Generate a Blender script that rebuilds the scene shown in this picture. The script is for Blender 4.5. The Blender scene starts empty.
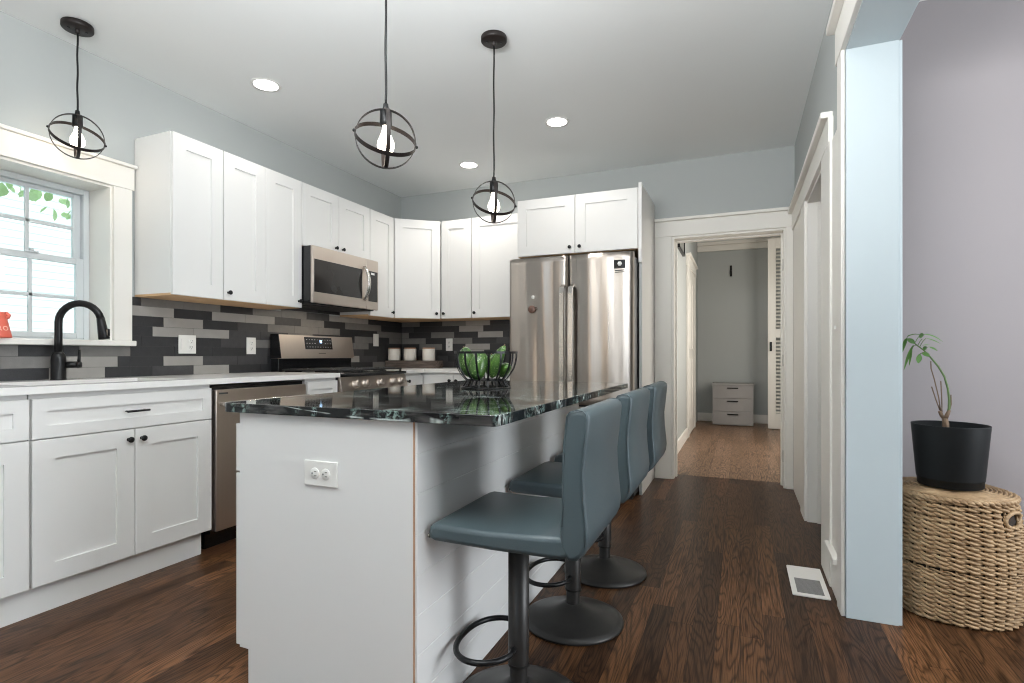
import bpy, bmesh, math, random
from mathutils import Vector, Matrix
random.seed(7)
sc = bpy.context.scene
COL = sc.collection
PI = math.pi
R = math.radians

# ------------------------------------------------------------------ camera, view, world, lights
cam_d = bpy.data.cameras.new('camera'); cam = bpy.data.objects.new('camera', cam_d); COL.objects.link(cam)
cam.location = (0, 0, 1.038); cam.rotation_euler = (R(90), 0, R(22.70))
cam_d.sensor_width = 36; cam_d.lens = 545/1024*36; cam_d.shift_y = 13.5/1024; cam_d.clip_start = .05
sc.camera = cam
sc.view_settings.view_transform = 'Standard'; sc.view_settings.look = 'None'
sc.view_settings.gamma = 1; sc.view_settings.use_curve_mapping = False
sc.view_settings.exposure = 0.08
sc.cycles.use_denoising = True
sc.cycles.max_bounces = 10; sc.cycles.diffuse_bounces = 6; sc.cycles.glossy_bounces = 5
sc.cycles.sample_clamp_indirect = 6.0; sc.cycles.filter_width = 1.1

W = bpy.data.worlds.new('sky'); sc.world = W; W.use_nodes = True
_bg = W.node_tree.nodes['Background']; _bg.inputs[0].default_value = (.88, .95, 1.0, 1); _bg.inputs[1].default_value = 1.6

def area(name, loc, rot, sx, sy, power, color=(1, 1, 1)):
    d = bpy.data.lights.new(name, 'AREA'); d.shape = 'RECTANGLE'; d.size = sx; d.size_y = sy
    d.energy = power; d.color = color
    o = bpy.data.objects.new(name, d); COL.objects.link(o); o.location = loc; o.rotation_euler = rot
    return o
_s = bpy.data.lights.new('sun', 'SUN'); _s.energy = 2.2; _s.angle = R(2); _s.color = (1, .97, .92)
_so = bpy.data.objects.new('sun', _s); COL.objects.link(_so); _so.rotation_euler = (R(12), R(48), 0)
# daylight from behind the camera, and from the side room and hall rooms
for _x, _c in ((-2.75, (1, .82, .62)), (-2.1, (.74, .88, 1.0)), (-1.1, (.74, .88, 1.0)), (-.2, (.74, .88, 1.0))):  # unseen narrow strips, one warm, added to streak the refrigerator steel
    area('rear_streak_light', (_x, -2.55, 1.5), (R(90), 0, 0), .18, 1.9, 7.2, _c)
area('added_ceiling_fill', (-.65, .25, 2.0), (-Vector((.10, .34, .95))).to_track_quat('Z', 'Y').to_euler(), 1.4, 1.0, 140, (.97, .99, 1))  # unseen fill lamp, added to brighten the ceiling and flatten the light
area('side_room_right_light', (3.5, 1.35, 1.5), (R(90), 0, R(90)), 2.2, 1.8, 124, (.88, .945, 1.0))
area('hall_room_light', (.93, 6.3, 1.5), (R(90), 0, R(90)), 1.6, 1.6, 46, (1, .93, .84))

# ------------------------------------------------------------------ materials
class NT:
    def __init__(s, name):
        s.m = bpy.data.materials.new(name); s.m.use_nodes = True
        s.t = s.m.node_tree; s.b = s.t.nodes['Principled BSDF']
    def n(s, typ, ins=None, **props):
        nd = s.t.nodes.new(typ)
        for k, v in props.items(): setattr(nd, k, v)
        for k, v in (ins or {}).items(): s.set(nd.inputs[k], v)
        return nd
    def set(s, sock, v):
        if hasattr(v, 'is_output'): s.t.links.new(v, sock)
        elif isinstance(v, (tuple, list)) and len(v) == 3 and sock.type == 'RGBA': sock.default_value = (*v, 1)
        else: sock.default_value = v
    def math(s, op, a, b=0.0, c=0.0):
        return s.n('ShaderNodeMath', {0: a, 1: b, 2: c}, operation=op).outputs[0]
    def mix(s, f, a, b, bt='MIX'):
        nd = s.n('ShaderNodeMix', data_type='RGBA', blend_type=bt)
        s.set(nd.inputs[0], f); s.set(nd.inputs[6], a); s.set(nd.inputs[7], b); return nd.outputs[2]
    def ramp(s, f, stops):
        nd = s.n('ShaderNodeValToRGB', {0: f}); e = nd.color_ramp.elements
        while len(e) < len(stops): e.new(.5)
        for el, (p, c) in zip(e, stops): el.position = p; el.color = (*c, 1)
        return nd.outputs[0]
    def pos(s): return s.n('ShaderNodeTexCoord').outputs['Object']
    def noise(s, vec, scale, detail=3, rough=.5, dist=0.0):
        return s.n('ShaderNodeTexNoise', {'Vector': vec, 'Scale': scale, 'Detail': detail, 'Roughness': rough, 'Distortion': dist}).outputs[0]
    def mapv(s, vec, scale=(1, 1, 1), loc=(0, 0, 0)):
        return s.n('ShaderNodeMapping', {'Vector': vec, 'Scale': scale, 'Location': loc}).outputs[0]
    def out(s, **kw):
        for k, v in kw.items(): s.set(s.b.inputs[k.replace('_', ' ')], v)
        return s.m
    def bump(s, h, strength, dist=.01):
        s.set(s.b.inputs['Normal'], s.n('ShaderNodeBump', {'Height': h, 'Strength': strength, 'Distance': dist}).outputs[0])

def paint(name, col, rough=.5, var=.03, scale=3.0, bump=0.0, **kw):
    t = NT(name); p = t.pos(); n = t.noise(p, scale, 3)
    lo = tuple(c*(1-var) for c in col); hi = tuple(min(1, c*(1+var)) for c in col)
    c = t.mix(n, lo, hi)
    if bump: t.bump(t.noise(p, 180, 2), bump, .002)
    return t.out(Base_Color=c, Roughness=rough, **kw)

M = {}
M['cab'] = paint('white_cabinet_paint', (.76, .755, .74), .38, .015, 2)
M['trim'] = paint('white_trim_paint', (.80, .775, .725), .42, .03, 2)
M['wall'] = paint('grey_wall_paint', (.415, .436, .430), .62, .02, 1.5, .08)
M['wallrear'] = paint('darkened_rear_wall_paint', (.20, .20, .20), .6, .03, 2)  # unseen rear wall, darkened to cut bounce and add contrast to reflections
M['jambdaylit'] = paint('white_paint_daylight_tint', (.47, .53, .55), .45, .02, 2)  # white jamb paint with the blue daylight put into its colour
M['ceil'] = paint('ceiling_paint', (.80, .82, .82), .7, .015, 1, .05)
M['lilac'] = paint('lilac_wall_paint', (.345, .312, .316), .6, .02, 1.5, .08)
M['quartz'] = paint('white_quartz', (.80, .79, .77), .18, .04, 40)
M['black'] = paint('matte_black_metal', (.006, .006, .0065), .34, .2, 20, Specular_IOR_Level=.28)
M['bronze'] = paint('dark_bronze_metal', (.014, .010, .009), .42, .2, 20, Specular_IOR_Level=.3)
M['blackgloss'] = paint('black_gloss', (.008, .008, .009), .12, .2, 10)
M['iron'] = paint('cast_iron', (.014, .014, .015), .55, .3, 60, .3)
M['gunmetal'] = paint('gunmetal_coating', (.040, .038, .036), .38, .15, 25, Metallic=.5)
M['plate'] = paint('outlet_plastic', (.82, .81, .775), .35, .02, 10)
M['slot'] = paint('dark_slot', (.05, .05, .05), .6, .1, 20)
M['slotgrey'] = paint('outlet_slot_grey', (.22, .22, .21), .6, .05, 20)
M['ply'] = paint('raw_plywood', (.62, .40, .22), .6, .15, 12)
M['canister'] = paint('cream_ceramic', (.78, .74, .68), .3, .02, 8)
M['canlid'] = paint('wooden_lid', (.42, .25, .16), .5, .2, 20)
M['coral'] = paint('coral_ceramic', (.66, .13, .085), .45, .08, 12)
M['coralink'] = paint('pale_lettering', (.90, .55, .45), .6, .02, 5)
M['pot'] = paint('black_plastic_pot', (.006, .007, .0075), .5, .2, 10, Specular_IOR_Level=.25)
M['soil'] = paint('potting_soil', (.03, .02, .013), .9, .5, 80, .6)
M['leaf'] = paint('leaf_green', (.10, .22, .05), .4, .4, 30)
M['leafout'] = paint('garden_leaf_green', (.46, .62, .30), .5, .3, 9)
M['bark'] = paint('brown_bark', (.16, .10, .06), .7, .3, 60)
M['stem'] = paint('green_stem', (.10, .16, .05), .5, .3, 50)
M['siding'] = paint('white_vinyl_siding', (.82, .85, .85), .5, .03, 3)
M['dresser'] = paint('grey_drawer_plastic', (.30, .29, .285), .5, .05, 6)
M['fridge_side'] = paint('fridge_side_grey', (.055, .06, .065), .4, .05, 6)
M['vent'] = paint('white_register', (.82, .80, .77), .4, .02, 6)
M['screenprint'] = paint('white_print', (.85, .85, .85), .5, .02, 6)
M['dkglass'] = paint('dark_oven_glass', (.022, .020, .019), .10, .1, 6)
M['photo'] = paint('picture_print', (.20, .21, .20), .4, .5, 9)
M['magnet'] = paint('magnet_print', (.17, .09, .065), .4, .9, 120)
M['pvc'] = paint('window_vinyl', (.60, .63, .64), .35, .015, 3)
M['tileK'] = paint('black_slate_tile', (.024, .024, .026), .45, .25, 30, .5)
M['tileD'] = paint('charcoal_slate_tile', (.050, .049, .051), .45, .25, 30, .5)
M['tileM'] = paint('grey_slate_tile', (.165, .158, .15), .42, .18, 26, .4)
M['tileL'] = paint('light_stone_tile', (.30, .285, .265), .40, .10, 18, .2)
M['grout'] = paint('dark_grout', (.06, .058, .055), .8, .1, 30)

def steel(name, col, rough, aniso=.7, streak=0.0):
    t = NT(name); p = t.pos(); n = t.noise(t.mapv(p, (90, 90, .8)), 1.0, 3)
    c = t.mix(n, tuple(x*.93 for x in col), col)
    rr = t.math('MULTIPLY_ADD', n, .08, rough-.04)
    tg = t.n('ShaderNodeTangent', direction_type='RADIAL', axis='Z').outputs[0]
    if streak: t.bump(t.noise(t.mapv(p, (14, 14, .25)), 1.0, 2), streak, .01)
    return t.out(Base_Color=c, Metallic=1.0, Roughness=rr, Anisotropic=aniso, Anisotropic_Rotation=.25, Tangent=tg)
M['steel'] = steel('brushed_stainless', (.50, .455, .415), .29, .97, .18)
M['steel2'] = steel('warm_stainless', (.62, .55, .49), .34, .6)
M['chrome'] = steel('polished_handle_steel', (.58, .56, .53), .24, .3)

def emit(name, col, strength):
    t = NT(name); t.out(Base_Color=(.9, .9, .9), Emission_Color=col, Emission_Strength=strength); return t.m
M['bulb'] = emit('frosted_bulb_glow', (1, .90, .74), 14)
M['lens'] = emit('downlight_glow', (1, .95, .88), 14)
M['led'] = emit('blue_clock_digits', (.25, .55, 1), 2.5)

def vinyl():
    t = NT('slate_blue_vinyl'); p = t.pos(); n = t.noise(p, 6, 2)
    t.bump(t.noise(p, 260, 2), .12, .002)
    return t.out(Base_Color=t.mix(n, (.050, .072, .081), (.064, .088, .097)), Roughness=.42)
M['vinyl'] = vinyl()

def glass():
    t = NT('window_glass')
    tr = t.n('ShaderNodeBsdfTransparent', {'Color': (.90, .97, .96)}); gl = t.n('ShaderNodeBsdfGlossy', {'Roughness': .02, 'Color': (1, 1, 1)})
    fr = t.n('ShaderNodeFresnel', {'IOR': 1.35}); mx = t.n('ShaderNodeMixShader')
    t.t.links.new(fr.outputs[0], mx.inputs[0]); t.t.links.new(tr.outputs[0], mx.inputs[1]); t.t.links.new(gl.outputs[0], mx.inputs[2])
    t.t.links.new(mx.outputs[0], t.t.nodes['Material Output'].inputs[0]); return t.m
M['glass'] = glass()

def wood_floor(name, stops, width=.083, length=1.25, rough=.30):
    t = NT(name); p = t.pos(); s = t.n('ShaderNodeSeparateXYZ', {0: p}); x, y = s.outputs[0], s.outputs[1]
    row = t.math('FLOOR', t.math('DIVIDE', x, width))
    rnd = t.n('ShaderNodeTexWhiteNoise', {'W': row}, noise_dimensions='1D').outputs[0]
    yy = t.math('ADD', t.math('DIVIDE', y, length), t.math('MULTIPLY', rnd, 7.3))
    colm = t.math('FLOOR', yy)
    rv = t.n('ShaderNodeCombineXYZ', {0: row, 1: colm, 2: 3.7}).outputs[0]
    pr = t.n('ShaderNodeTexWhiteNoise', {'Vector': rv}, noise_dimensions='3D').outputs[0]
    # gaps
    fx = t.math('FRACT', t.math('DIVIDE', x, width)); fy = t.math('FRACT', yy)
    ex = t.math('MINIMUM', fx, t.math('SUBTRACT', 1, fx)); ey = t.math('MULTIPLY', t.math('MINIMUM', fy, t.math('SUBTRACT', 1, fy)), length/width)
    gap = t.math('LESS_THAN', t.math('MINIMUM', ex, ey), .013)
    # cathedral grain
    gv = t.n('ShaderNodeCombineXYZ', {0: t.math('MULTIPLY_ADD', pr, 31.0, t.math('MULTIPLY', x, 9.0)), 1: t.math('MULTIPLY', y, .95), 2: t.math('MULTIPLY', pr, 17.0)}).outputs[0]
    g = t.noise(gv, 1.0, 2, .45, .25)
    ring = t.math('PINGPONG', t.math('MULTIPLY', g, 22.0), .5)
    ring = t.math('MULTIPLY', ring, 2.0)
    fine = t.noise(t.mapv(p, (230, 7, 1)), 1.0, 3, .6)
    base = t.ramp(pr, stops)
    dark = t.mix(1.0, base, (.26, .24, .23), 'MULTIPLY')
    k = t.n('ShaderNodeMapRange', {0: ring, 1: .0, 2: .55, 3: .9, 4: 0.0}).outputs[0]
    c = t.mix(k, base, dark)
    c = t.mix(t.n('ShaderNodeMapRange', {0: fine, 1: .44, 2: .66, 3: 0, 4: .9}).outputs[0], c, t.mix(1.0, c, (.30, .28, .26), 'MULTIPLY'))
    c = t.mix(t.math('MULTIPLY', gap, .75), c, (.008, .005, .004))
    rr = t.math('MULTIPLY_ADD', fine, .16, rough-.06)
    t.bump(t.math('SUBTRACT', t.math('MULTIPLY', fine, .4), t.math('MULTIPLY', gap, 1.0)), .12, .002)
    return t.out(Base_Color=c, Roughness=rr, Specular_IOR_Level=.12)
M['floor'] = wood_floor('dark_oak_boards', [(0, (.050, .024, .0125)), (.35, (.085, .039, .0185)), (.7, (.118, .054, .024)), (1, (.185, .085, .037))])
M['hallfloor'] = wood_floor('hall_oak_boards', [(0, (.25, .15, .09)), (.5, (.31, .19, .12)), (1, (.37, .23, .15))])

def granite():
    t = NT('black_granite'); p = t.pos()
    w = t.noise(t.mapv(p, (.8, 8, 3)), 1.0, 4, .55, .5)
    w2 = t.noise(t.mapv(p, (2.6, 34, 10), (4, 2, 0)), 1.0, 4, .62, .4)
    blot = t.noise(t.mapv(p, (11, 7, 3), (2, 7, 1)), 1.0, 2, .5, .3)
    speck = t.noise(t.mapv(p, (60, 60, 60), (9, 0, 5)), 1.0, 4, .7, .6)
    band = t.n('ShaderNodeMapRange', {0: w2, 1: .50, 2: .68}).outputs[0]
    c = t.mix(band, (.006, .0065, .007), (.125, .118, .112))
    patch = t.n('ShaderNodeMapRange', {0: blot, 1: .50, 2: .58}).outputs[0]
    sp = t.n('ShaderNodeMapRange', {0: speck, 1: .47, 2: .57}).outputs[0]
    c = t.mix(t.math('MULTIPLY', t.math('MULTIPLY', sp, patch), .75), c, (.20, .28, .255))
    thin = t.n('ShaderNodeMapRange', {0: t.math('ABSOLUTE', t.math('SUBTRACT', w, .5)), 1: .0, 2: .010, 3: .9, 4: 0}).outputs[0]
    bl2 = t.n('ShaderNodeMapRange', {0: blot, 1: .44, 2: .54}).outputs[0]
    c = t.mix(t.math('MULTIPLY', thin, bl2), c, (.60, .66, .63))
    return t.out(Base_Color=c, Roughness=.055, IOR=1.52)
M['granite'] = granite()

def wicker():
    t = NT('woven_water_hyacinth'); p = t.pos()
    n = t.noise(t.mapv(p, (18, 18, 60)), 1.0, 4, .6); n2 = t.noise(p, 7, 2)
    c = t.ramp(n, [(.25, (.17, .095, .042)), (.5, (.42, .275, .145)), (.78, (.62, .45, .27))])
    c = t.mix(t.math('MULTIPLY', n2, .5), c, (.25, .15, .075))
    t.bump(n, .5, .004)
    return t.out(Base_Color=c, Roughness=.6)
M['wicker'] = wicker()
def fruit(name, a, b):
    t = NT(name); p = t.pos(); n = t.noise(p, 16, 3); n2 = t.noise(p, 160, 2)
    c = t.ramp(n, [(.35, a), (.65, b)])
    c = t.mix(t.n('ShaderNodeMapRange', {0: n2, 1: .62, 2: .72}).outputs[0], c, (.42, .52, .22))
    return t.out(Base_Color=c, Roughness=.28)
M['mango'] = fruit('green_fruit_skin', (.018, .062, .012), (.075, .16, .03))
def barnwood():
    t = NT('weathered_wood'); p = t.pos(); n = t.noise(t.mapv(p, (5, 60, 60)), 1.0, 4, .6)
    t.bump(n, .4, .004)
    return t.out(Base_Color=t.ramp(n, [(.3, (.035, .025, .02)), (.6, (.13, .10, .085)), (.8, (.22, .19, .17))]), Roughness=.7)
M['barn'] = barnwood()

# ------------------------------------------------------------------ mesh helpers
class G:
    def __init__(s): s.bm = bmesh.new()
    def _setm(s, faces, mi, smooth):
        for f in faces: f.material_index = mi; f.smooth = smooth
    def box(s, x0, x1, y0, y1, z0, z1, bev=0.0, mi=0, seg=2, mat=None):
        r = bmesh.ops.create_cube(s.bm, size=1.0)
        vs = r['verts']
        bmesh.ops.scale(s.bm, vec=(x1-x0, y1-y0, z1-z0), verts=vs)
        bmesh.ops.translate(s.bm, vec=((x0+x1)/2, (y0+y1)/2, (z0+z1)/2), verts=vs)
        if mat is not None: bmesh.ops.transform(s.bm, matrix=mat, verts=vs)
        fs = list({f for v in vs for f in v.link_faces}); s._setm(fs, mi, False)
        if bev > 0:
            es = list({e for v in vs for e in v.link_edges})
            rr = bmesh.ops.bevel(s.bm, geom=es, offset=bev, segments=seg, affect='EDGES', profile=.5)
            s._setm(rr['faces'], mi, seg > 1)
        return s
    def prism(s, poly, a0, a1, axis='z', bev=0.0, mi=0, seg=2, smooth=False):
        # poly: 2-D outline; axis: extrusion direction. z: (x,y); y: (x,z); x: (y,z)
        def P(p, a): return {'z': (p[0], p[1], a), 'y': (p[0], a, p[1]), 'x': (a, p[0], p[1])}[axis]
        A = [s.bm.verts.new(P(p, a0)) for p in poly]; B = [s.bm.verts.new(P(p, a1)) for p in poly]
        n = len(poly); fs = []
        caps = [s.bm.faces.new(A[::-1]), s.bm.faces.new(B)]
        sides = [s.bm.faces.new((A[i], A[(i+1) % n], B[(i+1) % n], B[i])) for i in range(n)]
        s._setm(caps, mi, False); s._setm(sides, mi, smooth)
        bmesh.ops.recalc_face_normals(s.bm, faces=caps+sides)
        if bev > 0:
            es = [e for f in caps for e in f.edges]
            rr = bmesh.ops.bevel(s.bm, geom=es, offset=bev, segments=seg, affect='EDGES', profile=.5)
            s._setm(rr['faces'], mi, True)
        return s
    def lathe(s, prof, seg=32, c=(0, 0, 0), mi=0, smooth=True, mat=None):
        rings = []; new = []
        for (r, z) in prof:
            if r < 1e-6: v = s.bm.verts.new((c[0], c[1], c[2]+z)); rings.append([v]); new.append(v)
            else:
                ring = [s.bm.verts.new((c[0]+r*math.cos(2*PI*i/seg), c[1]+r*math.sin(2*PI*i/seg), c[2]+z)) for i in range(seg)]
                rings.append(ring); new += ring
        fs = []
        for a, b in zip(rings, rings[1:]):
            for i in range(seg):
                j = (i+1) % seg
                if len(a) == 1 and len(b) == 1: continue
                if len(a) == 1: fs.append(s.bm.faces.new((a[0], b[j], b[i])))
                elif len(b) == 1: fs.append(s.bm.faces.new((a[i], a[j], b[0])))
                else: fs.append(s.bm.faces.new((a[i], a[j], b[j], b[i])))
        s._setm(fs, mi, smooth); bmesh.ops.recalc_face_normals(s.bm, faces=fs)
        if mat is not None: bmesh.ops.transform(s.bm, matrix=mat, verts=new)
        return s
    def cyl(s, p0, p1, r, seg=20, mi=0, r1=None):
        return s.tube([p0, p1], r, seg, mi=mi, radii=[r, r if r1 is None else r1])
    def tube(s, pts, r, seg=10, closed=False, mi=0, radii=None, flat=None, up=None):
        pts = [Vector(p) for p in pts]; n = len(pts); tans = []
        for i in range(n):
            a = pts[(i-1) % n] if (closed or i > 0) else pts[i]; b = pts[(i+1) % n] if (closed or i < n-1) else pts[i]
            tans.append((b-a).normalized())
        t0 = tans[0]; ref = Vector(up) if up else (Vector((0, 0, 1)) if abs(t0.z) < .9 else Vector((1, 0, 0)))
        u = (ref - t0*ref.dot(t0)).normalized(); rings = []
        for i in range(n):
            t = tans[i]
            if up: u = (Vector(up) - t*Vector(up).dot(t)).normalized()
            else: u = (u - t*u.dot(t)).normalized()
            w = t.cross(u); rr = radii[i] if radii else r
            fa, fb = (flat if flat else (1, 1))
            rings.append([s.bm.verts.new(pts[i] + (u*math.cos(2*PI*k/seg)*fa + w*math.sin(2*PI*k/seg)*fb)*rr) for k in range(seg)])
        fs = []
        rng = range(n) if closed else range(n-1)
        for i in rng:
            A, B = rings[i], rings[(i+1) % n]
            for k in range(seg): fs.append(s.bm.faces.new((A[k], A[(k+1) % seg], B[(k+1) % seg], B[k])))
        s._setm(fs, mi, True)
        if not closed:
            c = [s.bm.faces.new(rings[0][::-1]), s.bm.faces.new(rings[-1])]; s._setm(c, mi, False)
        return s
    def strip(s, pts, half, th, normal_from=None, closed=False, mi=0, axis=None):
        # flat band: rectangular section; axis = direction of the band's width
        pts = [Vector(p) for p in pts]; n = len(pts); rings = []
        for i in range(n):
            a = pts[(i-1) % n] if (closed or i > 0) else pts[i]; b = pts[(i+1) % n] if (closed or i < n-1) else pts[i]
            t = (b-a).normalized(); w = Vector(axis[i] if isinstance(axis, list) else axis); w = (w - t*w.dot(t)).normalized(); nn = t.cross(w)
            rings.append([s.bm.verts.new(pts[i]+w*sx*half+nn*sy*th/2) for sx, sy in ((-1, -1), (1, -1), (1, 1), (-1, 1))])
        fs = []
        for i in (range(n) if closed else range(n-1)):
            A, B = rings[i], rings[(i+1) % n]
            for k in range(4): fs.append(s.bm.faces.new((A[k], A[(k+1) % 4], B[(k+1) % 4], B[k])))
        if not closed: fs += [s.bm.faces.new(rings[0][::-1]), s.bm.faces.new(rings[-1])]
        s._setm(fs, mi, False); return s
    def blob(s, c, rad, rot=None, bend=0.0, taper=0.0, seg=20, mi=0):
        r = bmesh.ops.create_uvsphere(s.bm, u_segments=seg, v_segments=seg//2+4, radius=1.0)
        for v in r['verts']:
            z = v.co.z; k = 1 - taper*z
            v.co.x = v.co.x*k*rad[0] + bend*z*z; v.co.y = v.co.y*k*rad[1]; v.co.z = z*rad[2]
        m = Matrix.Translation(c) @ (rot.to_4x4() if rot else Matrix.Identity(4))
        bmesh.ops.transform(s.bm, matrix=m, verts=r['verts'])
        s._setm({f for v in r['verts'] for f in v.link_faces}, mi, True); return s
    def build(s, name, mats, parent=None, loc=None, rotz=0.0, label=None):
        me = bpy.data.meshes.new(name); bmesh.ops.recalc_face_normals(s.bm, faces=s.bm.faces); s.bm.to_mesh(me); s.bm.free()
        for m in (mats if isinstance(mats, (list, tuple)) else [mats]): me.materials.append(M[m])
        o = bpy.data.objects.new(name, me); COL.objects.link(o)
        if parent is not None: o.parent = parent
        if loc is not None: o.location = loc
        if rotz: o.rotation_euler.z = rotz
        if label: o['label'] = label
        return o

def tag(o, label, cat, group=None):
    o['label'] = label; o['category'] = cat
    if group: o['group'] = group
    return o
def thing(name, label, cat, loc=(0, 0, 0), rotz=0.0, group=None):
    o = bpy.data.objects.new(name, None); COL.objects.link(o); o.empty_display_size = .1
    o.location = loc; o.rotation_euler = (0, 0, rotz); return tag(o, label, cat, group)
def struct(o, label=None):
    o['kind'] = 'structure'
    if label: o['label'] = label
    return o
def copy_tree(o, parent=None):
    c = o.copy(); COL.objects.link(c)
    if parent is not None: c.parent = parent
    for ch in list(o.children): copy_tree(ch, c)
    return c
def text_mesh(name, body, size, mat, parent, mtx, depth=.0006):
    cu = bpy.data.curves.new(name, 'FONT'); cu.body = body; cu.size = size; cu.align_x = 'CENTER'; cu.align_y = 'CENTER'; cu.extrude = depth
    tmp = bpy.data.objects.new(name, cu); COL.objects.link(tmp); bpy.context.view_layer.update()
    me = bpy.data.meshes.new_from_object(tmp.evaluated_get(bpy.context.evaluated_depsgraph_get()))
    bpy.data.objects.remove(tmp); me.transform(mtx); me.materials.clear(); me.materials.append(M[mat])
    o = bpy.data.objects.new(name, me); COL.objects.link(o)
    if parent is not None: o.parent = parent
    return o

# ------------------------------------------------------------------ room shell
XL, XR, YB, ZC = -3.215, .39, 4.736, 2.66
g = G(); g.box(-3.6, 3.7, -2.7, 4.93, -.12, 0); struct(g.build('floor', 'floor'), 'dark oak strip floor of the kitchen')
g = G(); g.box(-1.2, 1.6, 4.93, 9.4, -.12, 0); struct(g.build('floor_hall', 'hallfloor'), 'lighter oak floor of the hallway')
g = G(); g.box(-3.7, 3.7, -2.7, 4.94, ZC, ZC+.2); struct(g.build('ceiling', 'ceil'), 'flat white kitchen ceiling')
g = G(); g.box(-1.2, 1.6, 4.94, 9.4, 2.80, 2.95); struct(g.build('ceiling_hall', 'ceil'), 'hallway ceiling')
WY0, WY1, WZ0, WZ1 = 1.355, 1.932, 1.100, 1.975     # window opening
g = G()
g.box(-3.46, XL, -2.7, WY0, -.1, ZC+.1).box(-3.46, XL, WY1, 4.94, -.1, ZC+.1)
g.box(-3.46, XL, WY0, WY1, -.1, WZ0).box(-3.46, XL, WY0, WY1, WZ1, ZC+.1)
struct(g.build('wall_left', 'wall'), 'grey painted wall with the window')
DX0, DX1, DZ = -.526, .330, 2.028                    # hallway doorway
g = G()
g.box(XL, DX0, YB, 4.93, -.1, ZC+.25).box(DX1, .57, YB, 4.93, -.1, ZC+.25).box(DX0, DX1, YB, 4.93, DZ, ZC+.25)
struct(g.build('wall_back', 'wall'), 'grey painted end wall above the cabinets')
SY0, SY1, SZ = 3.08, 3.85, 2.00                      # side doorway in right wall
g = G()
g.box(XR, .556, 2.512, SY0, -.1, ZC+.1).box(XR, .556, SY1, YB, -.1, ZC+.1).box(XR, .556, SY0, SY1, SZ, ZC+.1)
g.box(XR, .556, -2.6, 2.512, 2.262, ZC+.1)
struct(g.build('wall_right', 'wall'), 'grey wall on the right with two openings')
g = G(); g.box(.556, 3.6, 3.03, 3.15, -.1, ZC+.1); struct(g.build('wall_side', 'lilac'), 'lilac grey wall of the next room')
g = G(); g.box(3.6, 3.7, -2.7, 3.15, -.1, ZC+.1); struct(g.build('wall_far_right', 'lilac'))
g = G(); g.box(-3.46, 3.7, -2.7, -2.6, -.1, ZC+.1); struct(g.build('wall_rear', 'wallrear'))
g = G(); g.box(1.25, 1.33, 3.15, 4.93, -.1, ZC+.1).box(.57, 1.33, 4.85, 4.93, -.1, ZC+.1); struct(g.build('wall_closet', 'wall'))
# hallway
g = G(); g.box(-.74, -.62, 4.93, 9.1, -.1, 2.9); struct(g.build('wall_hall_left', 'wall'))
g = G(); g.box(-.74, 1.2, 9.1, 9.2, -.1, 2.9); struct(g.build('wall_hall_far', 'wall'), 'grey end wall of the hallway')
g = G(); g.box(1.0, 1.1, 4.93, 9.1, -.1, 2.9); struct(g.build('wall_hall_right', 'wall'))
g = G(); g.box(-.62, 1.0, 9.06, 9.1, 2.66, 2.75, .005).box(-.62, 1.0, 9.03, 9.1, 2.75, 2.80, .005); struct(g.build('trim_1', 'trim'))
g = G(); g.box(-.62, 1.0, 9.075, 9.1, 0, .13, .004); struct(g.build('baseboard_hall_far', 'trim'))
g = G(); g.box(-.62, -.60, 4.95, 7.12, 0, .13, .004); struct(g.build('baseboard_hall_left', 'trim'))
# white panelled door on the hall's left wall
d = bpy.data.objects.new('door_1', None); COL.objects.link(d); d.location = (-.62, 7.2, 0); struct(d, 'white door on the left side of the hallway')
G().box(0, .03, -.06, .05, 0, 2.16, .004).box(0, .03, 1.0, 1.1, 0, 2.16, .004).box(0, .035, -.09, 1.13, 2.16, 2.28, .004).box(0, .06, -.11, 1.15, 2.28, 2.31, .004).build('door_casing', 'trim', d)
G().box(0, .022, .05, 1.0, .01, 2.16, .003).box(.02, .03, .15, .48, .2, 1.0, .004).box(.02, .03, .57, .9, .2, 1.0, .004).box(.02, .03, .15, .48, 1.12, 2.0, .004).box(.02, .03, .57, .9, 1.12, 2.0, .004).build('door_panel', 'trim', d)
# louvred door at the end of the hall on the right
d = bpy.data.objects.new('door_2', None); COL.objects.link(d); d.location = (.36, 8.40, 0); struct(d, 'tall white louvred door at the right of the hallway')
G().box(0, .10, 0, .035, .012, 2.66, .003).box(.56, .64, 0, .035, .012, 2.66, .003).box(.10, .56, 0, .035, .012, .22, .003).box(.10, .56, 0, .035, 2.52, 2.66, .003).box(.10, .56, 0, .035, 1.28, 1.40, .003).build('door_frame', 'trim', d)
g = G()
for k in range(44):
    z = .24 + k*.052
    if 1.24 < z < 1.42: continue
    g.box(.10, .56, -.016, .016, -.004, .004, mat=Matrix.Translation((0, .0175, z)) @ Matrix.Rotation(R(38), 4, 'X'))
g.build('louvre_slats', 'trim', d)
G().cyl((.035, -.03, 1.15), (.035, 0, 1.15), .012).box(.02, .05, -.045, -.03, 1.09, 1.22, .005).build('door_handle', 'black', d)

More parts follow.
